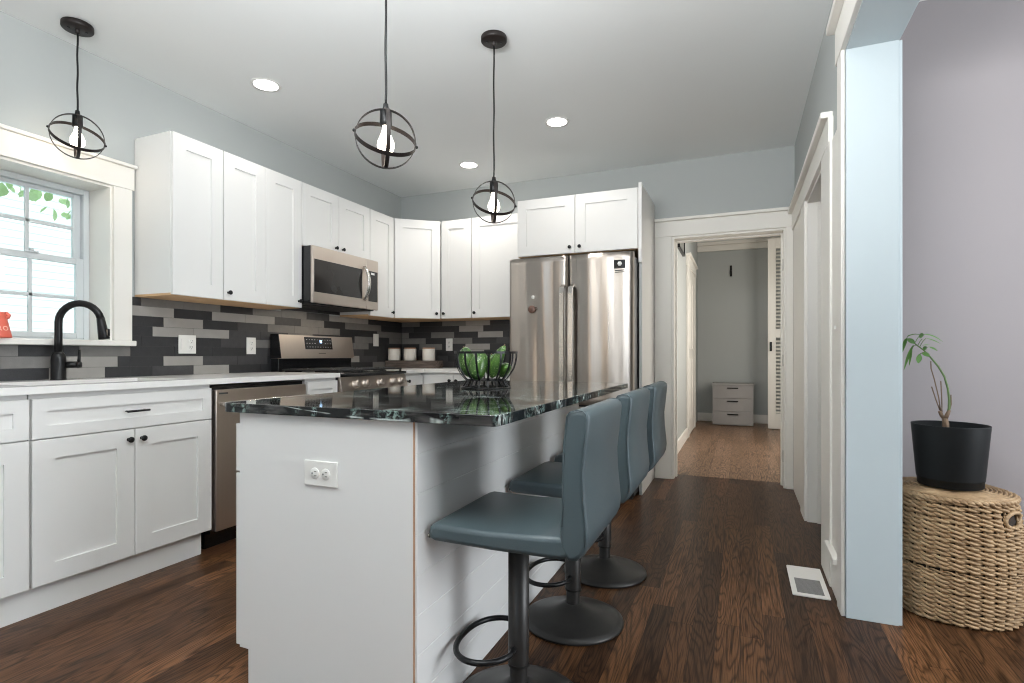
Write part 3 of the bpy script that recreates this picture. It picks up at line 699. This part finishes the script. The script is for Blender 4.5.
G().lathe([(0, 0), (.017, 0), (.017, .001), (0, .001)], 6, mat=Matrix.Translation((.385, -.0012, 1.688)) @ Matrix.Rotation(R(90), 4, 'X')).build('badge_emblem', 'screenprint', stk)
G().box(.350, .42, -.0005, .02, 1.638, 1.644).box(.350, .42, -.0005, .02, 1.626, 1.631).build('badge_lines', 'slot', stk)
g = G(); g.lathe([(0, -.002), (.029, -.002), (.030, .002), (.026, .006), (0, .006)], 20, mat=Matrix.Rotation(R(90), 4, 'X')); g.tube([(.024, -.004, .012), (.040, -.004, .016), (.044, -.004, 0), (.026, -.004, -.014)], .003, 6)
mg = g.build('fridge_magnet', 'magnet', None, (-1.455, 3.868, 1.383)); tag(mg, 'brown cup shaped magnet on the left refrigerator door', 'magnet')
g = G(); g.lathe([(0, -.002), (.014, -.002), (.014, .004), (.010, .007), (0, .007)], 16, mat=Matrix.Rotation(R(90), 4, 'X'))
mg = g.build('fridge_magnet', 'plate', None, (-1.445, 3.868, 1.475)); tag(mg, 'small round pale magnet above the cup magnet', 'magnet')

# ------------------------------------------------------------------ island
IS = thing('kitchen_island', 'white kitchen island with shiplap side and dark stone top', 'island', (-1.14, 1.262, 0))
L_, X0, X1 = 1.61, -.332, .332       # local x from island centre, y depth
G().box(X0+.008, X1-.02, .006, L_, .115, .856).box(X0+.045, X1-.02, .006, L_, 0, .115).build('body', 'cab', IS)
g = G(); g.prism([(X0+.008, .113), (X0+.045, .113), (X0+.045, 0), (X1-.012, 0), (X1-.012, .856), (X0+.008, .856)], 0, .006, 'y'); g.build('end_panel', 'cab', IS)
G().box(X1-.012, X1-.0075, .001, .020, 0, .856).build('corner_strip', 'canlid', IS)
g = G(); zs = [0, .109, .219, .329, .439, .549, .659, .769, .856]
for z, z1 in zip(zs, zs[1:]): g.box(X1-.0075, X1, .003, L_, z+.0006, z1-.0006, .0012, seg=1)
g.box(X1-.02, X1-.0015, .004, L_-.001, 0, .855) 
for zz in (.075, .21, .35, .49, .63, .77): g.cyl((X1-.002, .03, zz), (X1+.0006, .03, zz), .002, 8, mi=1)
g.build('shiplap', ['cab', 'plate'], IS)
for k in range(3):
    w_ = L_/3
    d = shaker_g(w_-.006, .15, rail=.045).build('drawer_front', 'cab', IS, (X0-.012, (k+1)*w_-.003, .67), -A90)
    d2 = shaker_g(w_-.006, .545, rail=.078).build('door', 'cab', IS, (X0-.026+.014, (k+1)*w_-.003, .118), -A90)
def rrect(x0, x1, y0, y1, r, n=5):
    P = []
    for cx_, cy_, a0 in ((x1-r, y1-r, 0), (x0+r, y1-r, 90), (x0+r, y0+r, 180), (x1-r, y0+r, 270)):
        for k in range(n+1): a = R(a0+90*k/n); P.append((cx_+r*math.cos(a), cy_+r*math.sin(a)))
    return P
g = G(); g.prism(rrect(-1.520, -.562, 1.246, 2.99, .018), .857, .886, 'z', .002)
tag(g.build('island_top', 'granite'), 'polished black granite slab on the island with pale green veins', 'countertop')

# outlets and switches (faces towards -Y locally)
def plate(name, label, loc, rotz, w, h, items, grp=None):
    o = thing(name, label, 'outlet' if 'outlet' in name else 'switch', loc, rotz, grp)
    G().box(-w/2, w/2, -.006, 0, -h/2, h/2, .002).build('cover_plate', 'plate', o)
    for kind, x, z, rot in items:
        if kind == 'o':
            m = Matrix.Translation((x, -.006, z)) @ Matrix.Rotation(rot, 4, 'Y')
            f = G().lathe([(0, 0), (.0165, 0), (.0165, .0015), (.015, .0025), (0, .0025)], 20, mat=m @ Matrix.Rotation(R(90), 4, 'X')).build('socket', 'plate', o)
            G().box(-.0075, -.0045, -.0032, -.002, -.001, .008, mat=m).box(.0045, .0075, -.0032, -.002, -.001, .008, mat=m).lathe([(0, 0), (.0032, 0), (.0032, .0008), (0, .0008)], 10, mat=m @ Matrix.Translation((0, -.0024, -.008)) @ Matrix.Rotation(R(90), 4, 'X')).build('slots', 'slotgrey', f)
        elif kind == 'r':
            G().box(x-.016, x+.016, -.0085, -.005, z-.033, z+.033, .001).build('rocker', 'plate', o)
        else:
            G().box(x-.005, x+.005, -.016, -.005, z-.011, z+.004, .001).build('toggle', 'plate', o)
    return o
plate('wall_outlet', 'horizontal white outlet on the end of the island', (-1.134, 1.2620, .690), 0, .122, .074, [('o', -.020, 0, R(90)), ('o', .020, 0, R(90))])
plate('wall_outlet', 'double white outlet and switch plate right of the window', (XL+.008, 2.372, 1.105), A90, .116, .116, [('r', -.026, 0, 0), ('o', .026, .02, 0), ('o', .026, -.02, 0)])
plate('wall_outlet', 'single white outlet on black tile beside the range backguard', (XL+.008, 2.857, 1.103), A90, .078, .118, [('o', 0, .02, 0), ('o', 0, -.02, 0)])
plate('wall_switch', 'white switch plate on dark tile left of the canisters', (XL+.008, 4.296, 1.18), A90, .078, .118, [('r', 0, 0, 0)])
plate('wall_outlet', 'white outlet on the end wall tile behind the fruit bowl', (-2.648, YB-.008, 1.140), 0, .074, .122, [('o', 0, .02, 0), ('o', 0, -.02, 0)])
plate('wall_switch', 'white light switch plate on the right wall by the wide opening', (XR, 2.70, 1.16), -A90, .074, .118, [('t', 0, 0, 0)])

# ------------------------------------------------------------------ faucet
fa = thing('kitchen_faucet', 'matte black gooseneck faucet in front of the window', 'faucet', (-3.125, 1.629, .914))
G().lathe([(0, 0), (.033, 0), (.033, .004), (.031, .008), (.031, .10), (.028, .125), (.019, .14), (0, .14)], 28).build('base', 'black', fa)
dx, dy = .86, .51; Rr = .097
pts = [(0, 0, .12), (0, 0, .20), (0, 0, .262)] + [(dx*(Rr-Rr*math.cos(a)), dy*(Rr-Rr*math.cos(a)), .285+Rr*math.sin(a)) for a in [PI*k/14 for k in range(0, 14)]]
G().tube(pts, .0165, 16).build('spout', 'black', fa)
e = Vector(pts[-1]); tdir = Vector((dx*.16, dy*.16, -.99)).normalized()
g = G(); g.tube([e-tdir*.004, e+tdir*.015, e+tdir*.05, e+tdir*.10, e+tdir*.104], .02, 18, radii=[.0175, .0185, .021, .0245, .022])
sp = g.build('spray_head', 'black', fa)
bo = e+tdir*.07+Vector((dx, dy, 0))*.022
G().box(-.004, .006, -.009, .009, -.018, .018, .002, mat=Matrix.Translation(bo) @ Matrix.Rotation(math.atan2(dy, dx), 4, 'Z')).build('spray_button', 'blackgloss', sp)
hd = G().cyl((.012, .020, .075), (.050, .058, .075), .017, 16).cyl((.050, .058, .075), (.060, .068, .075), .019, 16, r1=.015)
hd.tube([(.055, .060, .085), (.055, .062, .11), (.052, .064, .150)], .006, 10, radii=[.008, .0065, .006]); hd.build('lever_handle', 'black', fa)

# coral pot on the sill
cc = thing('coral_pitcher', 'coral red pitcher with pale lettering on the window stool', 'pitcher', (-3.185, 1.408, 1.1185))
G().lathe([(0, 0), (.056, 0), (.058, .004), (.052, .03), (.044, .07), (.036, .105), (.038, .120), (.034, .120), (.032, .105), (.04, .06), (.05, .012), (0, .012)], 28).build('body', 'coral', cc)
G().tube([(.012, .020, .108), (.019, .032, .114), (.022, .038, .106), (.021, .036, .097), (.017, .030, .092)], .0095, 10).build('handle', 'coral', cc)
m = Matrix.Rotation(R(-18), 4, 'Z')
for i_, ch in enumerate('RO'):
    an = R(-10+i_*27)
    mm = Matrix.Rotation(an, 4, 'Z') @ Matrix.Translation((.0512, 0, .042)) @ Matrix.Rotation(R(-12), 4, 'Y') @ Matrix.Rotation(R(90), 4, 'Z') @ Matrix.Rotation(R(90), 4, 'X')
    text_mesh('lettering', ch, .03, 'coralink', cc, mm)

# ------------------------------------------------------------------ canisters and tray
t_ = G().box(-3.20, -2.63, 4.43, 4.57, .9145, .984, .004); tag(t_.build('wooden_tray', 'barn'), 'weathered dark wood riser on the corner counter', 'tray')
for i_, (px, lab) in enumerate(((-3.138, 'cream canister at the left end of the wood riser, nearest the range'), (-2.955, 'cream canister in the middle of the wood riser'), (-2.745, 'cream canister at the right end of the wood riser'))):
    if i_ == 0:
        cn = thing('canister', lab, 'canister', (px, 4.50, .9845), 0, 'cream canisters on the wood riser'); c0 = cn
        G().lathe([(0, 0), (.058, 0), (.061, .004), (.061, .108), (.058, .112), (0, .112)], 28).build('jar', 'canister', cn)
        G().lathe([(0, .1125), (.058, .1125), (.060, .115), (.060, .121), (.057, .124), (0, .124)], 28).build('lid', 'canlid', cn)
    else:
        cn = copy_tree(c0); cn.location.x = px; cn['label'] = lab

# ------------------------------------------------------------------ bar stools
def stool(label, y, seat_dz=0.0, x=-.606):
    s = thing('bar_stool', label, 'stool', (x, y, 0), 0, 'grey bar stools along the island')
    hw = .202; dz = seat_dz
    prof = [(-.191, .535), (-.186, .520), (-.171, .513), (0, .510), (.19, .512), (.215, .520), (.222, .545), (.212, .572), (.12, .566), (-.02, .560), (-.166, .562), (-.184, .556)]
    G().prism([(a, b+dz) for a, b in prof], -hw, hw, 'y', .014, seg=3, smooth=True).build('seat', 'vinyl', s)
    prof = [(.190, .545), (.190, .60), (.194, .66), (.194, .73), (.197, .80), (.205, .872), (.214, .884), (.236, .890), (.256, .888), (.266, .880), (.268, .868), (.262, .81), (.254, .74), (.256, .68), (.262, .62), (.265, .585), (.262, .555), (.252, .532), (.234, .516), (.212, .512)]
    bk = G().prism([(a, b+dz) for a, b in prof], -hw-.001, hw+.001, 'y', .012, seg=3, smooth=True).build('backrest', 'vinyl', s)
    for yy in (-hw-.0005, hw+.0005):
        G().tube([(.230+(a-.230)*.80, yy, b+dz) for a, b in prof[1:17]], .0018, 6).build('piping', 'vinyl', bk)
    G().cyl((-.187, -hw+.010, .525+dz), (-.193, -hw+.010, .525+dz), .006, 12).cyl((-.187, hw-.010, .525+dz), (-.193, hw-.010, .525+dz), .006, 12).build('rivet', 'chrome', s)
    G().box(-.08, .08, -.08, .08, .500+dz, .513+dz, .003).lathe([(.05, .49+dz), (.05, .502+dz), (0, .502+dz)], 20).build('mount_plate', 'gunmetal', s)
    G().lathe([(.031, .128), (.031, .498+dz), (0, .498+dz)], 28).lathe([(.0322, .130), (.0322, .122), (.027, .121)], 28).lathe([(.031, .130), (.0322, .130)], 28).build('sleeve', 'gunmetal', s)
    G().lathe([(.0262, .05), (.0262, .130)], 28).build('pole', 'gunmetal', s)
    G().lathe([(0, .0), (.192, .0), (.196, .004), (.194, .012), (.17, .022), (.12, .036), (.075, .050), (.05, .062), (.036, .070), (.030, .072), (0, .072)], 48).build('base', 'gunmetal', s)
    loop = []
    for k in range(41):
        t = R(24) + (2*PI-R(48))*k/40
        loop.append((-.090+.098*math.cos(t)*(1 if math.cos(t) > 0 else .93), .137*abs(math.sin(t))**.85*(-1 if math.sin(t) < 0 else 1), .178))
    loop = [(-.004, .024, .178)] + loop + [(-.004, -.024, .178)]
    G().tube(loop, .0085, 10).build('footrest', 'black', s)
    G().tube([(.03, .02, .49+dz), (.05, .10, .485+dz), (.06, .17, .48+dz)], .005, 8).build('height_lever', 'black', s)
    return s
stool('slate blue padded bar stool nearest the camera, whole seat in view', 1.50, .012)
stool('slate blue padded bar stool in the middle, behind the nearest stool', 2.06, .014, -.603)
stool('slate blue padded bar stool farthest away, closest to the refrigerator', 2.58, .018, -.598)

# ------------------------------------------------------------------ fruit bowl
fb = thing('fruit_bowl', 'black wire fruit bowl on the granite island top', 'bowl', (-1.079, 2.269, .8863))
bp = [(.143, .163), (.143, .140), (.138, .112), (.128, .085), (.112, .060), (.096, .042), (.090, .036), (.094, .028), (.102, .014), (.110, .003)]
G().strip([(.144*math.cos(2*PI*k/48), .144*math.sin(2*PI*k/48), .163) for k in range(48)], .005, .004, axis=(0, 0, 1), closed=True).build('rim', 'black', fb)
for k in range(16):
    a = 2*PI*(k+.35)/16
    G().strip([(r_*math.cos(a), r_*math.sin(a), z_) for r_, z_ in bp], .0042, .0035, axis=(-math.sin(a), math.cos(a), 0)).build('rib', 'black', fb)
G().tube([(.110*math.cos(2*PI*k/40), .110*math.sin(2*PI*k/40), .004) for k in range(40)], .004, 8, closed=True).build('base_ring', 'black', fb)
G().tube([(.088*math.cos(2*PI*k/40), .088*math.sin(2*PI*k/40), .038) for k in range(40)], .003, 8, closed=True).tube([(-.088, 0, .037), (.088, 0, .037)], .003, 6).tube([(0, -.088, .037), (0, .088, .037)], .003, 6).build('floor_ring', 'black', fb)
from mathutils import Euler
FR = [((-.072, -.012, .116), (.044, .042, .074), (10, -16, 0), 'plump green fruit at the left of the wire bowl'),
      ((.025, -.055, .104), (.041, .036, .066), (-8, 14, 20), 'green fruit with pale stripe at the front of the bowl'),
      ((.082, -.004, .124), (.027, .027, .082), (4, 26, 0), 'slim dark green fruit leaning over the right of the bowl'),
      ((-.004, .060, .104), (.038, .036, .060), (30, 10, 0), 'green fruit at the back of the bowl'),
      ((.075, .052, .086), (.028, .028, .046), (30, 50, 0), 'small green fruit low at the back right of the bowl')]
for (p, rd, e_, lab) in FR:
    rot = Euler([R(v) for v in e_]).to_matrix()
    f_ = thing('green_fruit', lab, 'fruit', (-1.097+p[0]*.92+p[1]*.39, 2.269+p[1]*.92-p[0]*.0+p[0]*.39*0, .8863+p[2]), 0, 'green fruit in the wire bowl')
    G().blob((0, 0, 0), rd, rot, .008, .12).build('flesh', 'mango', f_)
    tp = rot @ Vector((.006, 0, rd[2])); G().cyl(tp*.96, tp*1.06, .0028, 8).build('stem', 'bark', f_)

# ------------------------------------------------------------------ ceiling lights
CANS = ((-2.627, 2.45, 'round recessed ceiling light over the left counter'), (-1.175, 3.621, 'round recessed ceiling light in front of the refrigerator'), (-2.134, 4.15, 'round recessed ceiling light near the back corner cabinets'))
for x, y, lab in CANS:
    o = thing('recessed_light', lab, 'ceiling light', (x, y, ZC), 0, 'recessed ceiling lights')
    G().lathe([(.068, -.002), (.086, -.003), (.088, -.0015), (.088, 0), (.068, 0)], 36).build('trim_ring', 'cab', o)
    G().lathe([(0, -.0035), (.06, -.0035), (.069, -.002), (.069, 0), (0, 0)], 36).build('lens', 'lens', o)
    d = bpy.data.lights.new('downlight', 'SPOT'); d.energy = 30 if y > 4 else 14 if y > 2.6 else 8; d.color = (1, .95, .88); d.spot_size = R(150); d.spot_blend = .6; d.shadow_soft_size = .06
    l = bpy.data.objects.new('downlight', d); COL.objects.link(l); l.parent = o; l.location = (0, 0, -.02)
def pendant(x, y, zc, label, rz, tilt=46):
    o = thing('pendant_light', label, 'pendant light', (x, y, zc), rz, 'globe pendant lights')
    H = ZC-zc; r = .107
    cp_ = G().lathe([(0, 0), (.064, 0), (.066, -.004), (.066, -.022), (.063, -.026), (0, -.026)], 36, c=(0, 0, H)).lathe([(.010, -.026), (.009, -.044), (.004, -.046)], 14, c=(0, 0, H)).build('canopy', 'bronze', o)
    G().lathe([(0, -.029), (.006, -.029), (.006, -.025)], 10, c=(.036, 0, H)).lathe([(0, -.029), (.006, -.029), (.006, -.025)], 10, c=(-.036, 0, H)).build('screw', 'black', cp_)
    n = 14; G().tube([(.0012*math.sin(k*1.1), .0012*math.cos(k*.9)*(0 < k < n), r+.012+(H-.04-r-.012)*k/n) for k in range(n+1)], .0042, 8).build('cord', 'black', o)
    G().lathe([(0, r+.02), (.009, r+.02), (.011, r+.004), (.011, r-.006), (.021, r-.008), (.022, r-.06), (.019, r-.062), (0, r-.062)], 20).build('socket', 'black', o)
    G().lathe([(0, r-.060), (.012, r-.062), (.013, r-.075), (.0175, r-.092), (.029, r-.118), (.031, r-.132), (.027, r-.148), (.016, r-.159), (0, r-.162)], 24).build('bulb', 'bulb', o)
    d = bpy.data.lights.new('bulb_light', 'POINT'); d.energy = .7; d.color = (1, .86, .68); d.shadow_soft_size = .035
    l = bpy.data.objects.new('bulb_light', d); COL.objects.link(l); l.parent = o; l.location = (0, 0, -r+.02)
    def ring(m, name, rr):
        N = 56; ax = (m @ Vector((0, 0, 1)))
        g = G(); g.strip([m @ Vector((rr*math.cos(2*PI*k/N), rr*math.sin(2*PI*k/N), 0)) for k in range(N)], .0075, .0022, axis=tuple(ax), closed=True); return g.build(name, 'bronze', o)
    ring(Matrix.Rotation(R(90), 3, 'X'), 'ring', r)
    ring(Matrix.Rotation(R(90), 3, 'Y'), 'ring', r-.0035)
    ring(Matrix.Rotation(R(9), 3, 'Y') @ Matrix.Rotation(R(tilt), 3, 'X'), 'ring', r+.0035)
    a = R(9); g = G()
    for s in (-1, 1):
        p = Vector((s*math.cos(a), 0, -s*math.sin(a)))*(r+.006); g.blob(tuple(p), (.006, .006, .006), seg=10)
    g.build('rivet', 'black', o)
    return o
pendant(-3.0, 1.645, 2.11, 'globe pendant light hanging over the sink by the window', R(66), 46)
pendant(-1.193, 1.658, 1.827, 'globe pendant light over the near half of the island, cut by the frame top', R(41), 46)
pendant(-1.158, 2.529, 1.818, 'globe pendant light over the far half of the island, its canopy visible', R(30), 46)

# ------------------------------------------------------------------ right side: basket and plant
BC = (.805, 2.775)
bk = thing('wicker_basket', 'round woven wicker basket with lid in the right corner', 'basket', (BC[0], BC[1], 0))
H_ = .475; rows = 27
def rad(z): 
    t = z/H_; return .192 + .030*math.sin(PI*(.12+.76*t)) - .010*t
hole = R(-42)
g = G(); rw = random.Random(3)
N = 132
for k in range(rows):
    z = .012 + k*(H_-.02)/(rows-1)
    dark = k in (11,)
    for ph in (0, 1):
        seg_ = []
        for i in range(N+1):
            a = 2*PI*i/N
            da = (a-hole+PI) % (2*PI)-PI
            cut = abs(da) < .27 and .385 < z < .440
            w = math.sin(a*15 + PI*ph + (k % 2)*PI)
            rr = rad(z)+.0080*w+.0012*math.sin(a*47+k)
            if cut:
                if len(seg_) > 2: g.tube(seg_, .0072, 6, flat=(1.0, .8))
                seg_ = []
            else: seg_.append((rr*math.cos(a), rr*math.sin(a), z+.0045*math.cos(a*15+PI*ph+(k % 2)*PI)+.002*math.sin(a*3+k*1.7)-(.004 if dark else 0)))
        if len(seg_) > 2: g.tube(seg_, .0072 if not dark else .0045, 6, flat=(1.0, .8))
g.build('woven_body', 'wicker', bk)
g = G()
for i in range(30):
    a = 2*PI*(i+.5)/30
    if abs((a-hole+PI) % (2*PI)-PI) < .2: continue
    g.tube([((rad(z)-.001)*math.cos(a), (rad(z)-.001)*math.sin(a), z) for z in [H_*q/8 for q in range(9)]], .0045, 6)
g.build('stakes', 'wicker', bk)
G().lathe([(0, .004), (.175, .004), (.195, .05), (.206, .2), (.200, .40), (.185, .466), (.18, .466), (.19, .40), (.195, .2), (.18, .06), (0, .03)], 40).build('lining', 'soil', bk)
g = G()
pp = []
for k in range(14*56):
    a = 2*PI*k/56; rr = .004 + .0136*k/56
    pp.append((rr*math.cos(a), rr*math.sin(a), .484+.012*(1-(rr/.21)**2)+.0012*math.sin(k*.9)))
g.tube(pp, .0085, 6, flat=(.85, 1.0))
for q in range(2):
    g.tube([((.200+.005*math.sin(i*1.3+q*PI))*math.cos(2*PI*i/140), (.200+.005*math.sin(i*1.3+q*PI))*math.sin(2*PI*i/140), .478+.004*math.cos(i*1.3+q*PI)) for i in range(140)], .0075, 6, closed=True)
g.build('lid', 'wicker', bk)
g = G(); da = .25
pts = [((rad(.41)+.004)*math.cos(hole+da*math.cos(t)), (rad(.41)+.004)*math.sin(hole+da*math.cos(t)), .412+.03*math.sin(t)) for t in [2*PI*i/28 for i in range(28)]]
g.tube(pts, .008, 8, closed=True); g.build('handle_rim', 'wicker', bk)

PC = (.793, 2.752); PZ0 = .506
pl = thing('potted_plant', 'thin young plant in a black pot on the wicker basket', 'plant', (PC[0], PC[1], PZ0))
G().lathe([(0, 0), (.106, 0), (.109, .004), (.110, .028), (.112, .030), (.1125, .034), (.130, .246), (.130, .249), (.127, .249), (.120, .170), (0, .170)], 44).build('pot', 'pot', pl)
G().lathe([(0, .190), (.05, .188), (.09, .182), (.119, .176), (.119, .171), (0, .171)], 36).build('soil', 'soil', pl)
RGT = Vector((.961, -.277, 0)).normalized()      # sideways as seen from the room
def q(sx, sz, dp=0.0): return RGT*sx + Vector((.277, .961, 0))*dp + Vector((0, 0, sz))
def Q(x, y, dp=0.0): return q((x/6.51-56)*.00322, 1.038-(y/6.51-30)*.00414-PZ0, dp)
g = G(); g.tube([q(-.014, .18), Q(338, 640), Q(332, 600)], .012, 10, radii=[.013, .012, .010]); g.tube([Q(335, 615), Q(312, 590), Q(300, 560)], .007, 8); g.tube([Q(335, 610), Q(348, 580), Q(362, 550)], .008, 8, radii=[.009, .008, .006])
trunk = g.build('trunk', 'bark', pl)
G().tube([Q(352, 575), Q(360, 540), Q(361, 480), Q(352, 410), Q(330, 335), Q(290, 270), Q(240, 212), Q(190, 162), Q(130, 118), Q(90, 88)], .004, 8, radii=[.006, .005, .0045, .0042, .004, .0038, .0036, .003, .0026, .002]).build('green_stem', 'stem', pl)
for ps in ([(305, 560), (292, 470), (262, 350), (242, 285), (240, 235)], [(300, 555), (275, 490), (245, 402)], [(314, 570), (312, 470), (306, 365)], [(362, 560), (374, 510), (372, 450)]):
    G().tube([Q(*p) for p in ps], .0022, 6).build('dry_stem', 'bark', pl)
def leaf(a, b, wd, sag, dpa=0.0, dpb=0.0, face=.4):
    A, B = Vector(Q(*a, dpa)), Vector(Q(*b, dpb)); d = (B-A); L = d.length; dn = d.normalized()
    view = Vector((-.27, -.95, .1)); side = dn.cross(view).normalized()
    side = (side*face + view*(1-face)).normalized(); up = side.cross(dn)
    g = G(); rowsv = []
    for k in range(9):
        t = k/8; c_ = A + d*t + Vector((0, 0, sag*4*t*(1-t))); ww = wd*math.sin(PI*min(1, t*.94+.04))**.85
        rowsv.append([g.bm.verts.new(c_-side*ww), g.bm.verts.new(c_-up*ww*.25), g.bm.verts.new(c_+side*ww)])
    for p_, n_ in zip(rowsv, rowsv[1:]):
        for k in range(2): f = g.bm.faces.new((p_[k], p_[k+1], n_[k+1], n_[k])); f.smooth = True
    return g.build('leaf', 'leaf', pl)
for args in (((78, 82), (42, 178), .007, .010, 0, .02, .8), ((78, 86), (136, 122), .0095, .002, 0, -.03, .95), ((122, 128), (54, 298), .0065, .010, 0, .01, .6), ((112, 150), (90, 266), .005, .004, 0, .03, .6),
             ((172, 60), (322, 112), .0045, .012, 0, .05, .45), ((158, 72), (196, 66), .011, .001, 0, -.05, .95), ((206, 86), (304, 122), .0032, .004, 0, .03, .5), ((182, 132), (236, 130), .003, .002, 0, .04, .5),
             ((226, 142), (286, 170), .0045, .003, 0, .0, .6), ((166, 188), (156, 250), .010, .0, 0, -.02, .9), ((180, 184), (238, 206), .0085, .003, 0, -.03, .9), ((190, 160), (212, 140), .008, .0, 0, -.03, .8),
             ((76, 76), (150, 58), .0035, .006, 0, .04, .5)): leaf(*args)
for a, b in (((130, 118), (170, 62)), ((170, 62), (100, 62)), ((100, 62), (76, 80)), ((165, 140), (206, 86)), ((190, 162), (226, 142)), ((205, 180), (168, 188)), ((150, 135), (182, 90)), ((140, 130), (112, 150))):
    A, B = Vector(Q(*a)), Vector(Q(*b)); G().tube([A, (A+B)/2+Vector((0, 0, .004)), B], .0014, 6).build('leaf_stalk', 'stem', pl)

# floor register
fv = thing('floor_register', 'white rectangular floor vent near the right wall', 'vent', (.283, 2.82, 0))
G().prism(rrect(-.073, .073, -.178, .178, .006, 3), 0, .006, 'z', .002).build('plate', 'vent', fv)
gg = G().box(-.052, .052, -.150, .018, .0055, .0066).build('grille_opening', 'slot', fv)
g = G()
for k in range(16): g.box(-.052, .052, -.148+k*.0105, -.1435+k*.0105, .0062, .0080)
g.build('louvre', 'dresser', fv)

# ------------------------------------------------------------------ hallway things
dr_ = thing('drawer_chest', 'small grey three drawer chest at the end of the hallway', 'dresser', (-.098, 8.62, 0))
def bow(w, d0, n=12): return [(-w/2+w*k/n, -d0*math.sin(PI*k/n)) for k in range(n+1)]
G().prism(bow(.555, .03)+[(.2775, .40), (-.2775, .40)], .01, .595).build('body', 'dresser', dr_)
G().prism(bow(.585, .045)+[(.2925, .41), (-.2925, .41)], .595, .618, 'z', .004).build('top', 'dresser', dr_)
for k in range(3):
    z0 = .02 + k*.192
    dd = G().prism(bow(.555, .045)+[(.2775, .0), (-.2775, .0)], z0, z0+.184, 'z', .003).build('drawer', 'dresser', dr_)
    G().box(-.075, .075, -.066, -.042, z0+.143, z0+.158, .004).build('handle', 'black', dd)
pf = thing('picture_frame', 'dark framed picture high on the left wall of the hallway', 'picture', (-.62, 6.05, 2.20))
G().box(0, .03, 0, .60, -.012, .008, .002).box(0, .03, 0, .60, .23, .25, .002).box(0, .03, 0, .02, .008, .23, .002).box(0, .03, .58, .60, .008, .23, .002).build('frame', 'black', pf)
G().box(.002, .018, .02, .58, .008, .23).build('print', 'photo', pf)
wh = thing('wall_hook', 'black wall bracket high on the hallway end wall', 'hook', (-.129, 9.1, 2.34))
G().box(-.016, .016, -.008, 0, -.085, .085, .003).build('back_plate', 'black', wh)
G().tube([(0, -.006, -.03), (0, -.045, -.045), (0, -.055, -.02), (0, -.05, .0)], .007, 8).build('peg', 'black', wh)
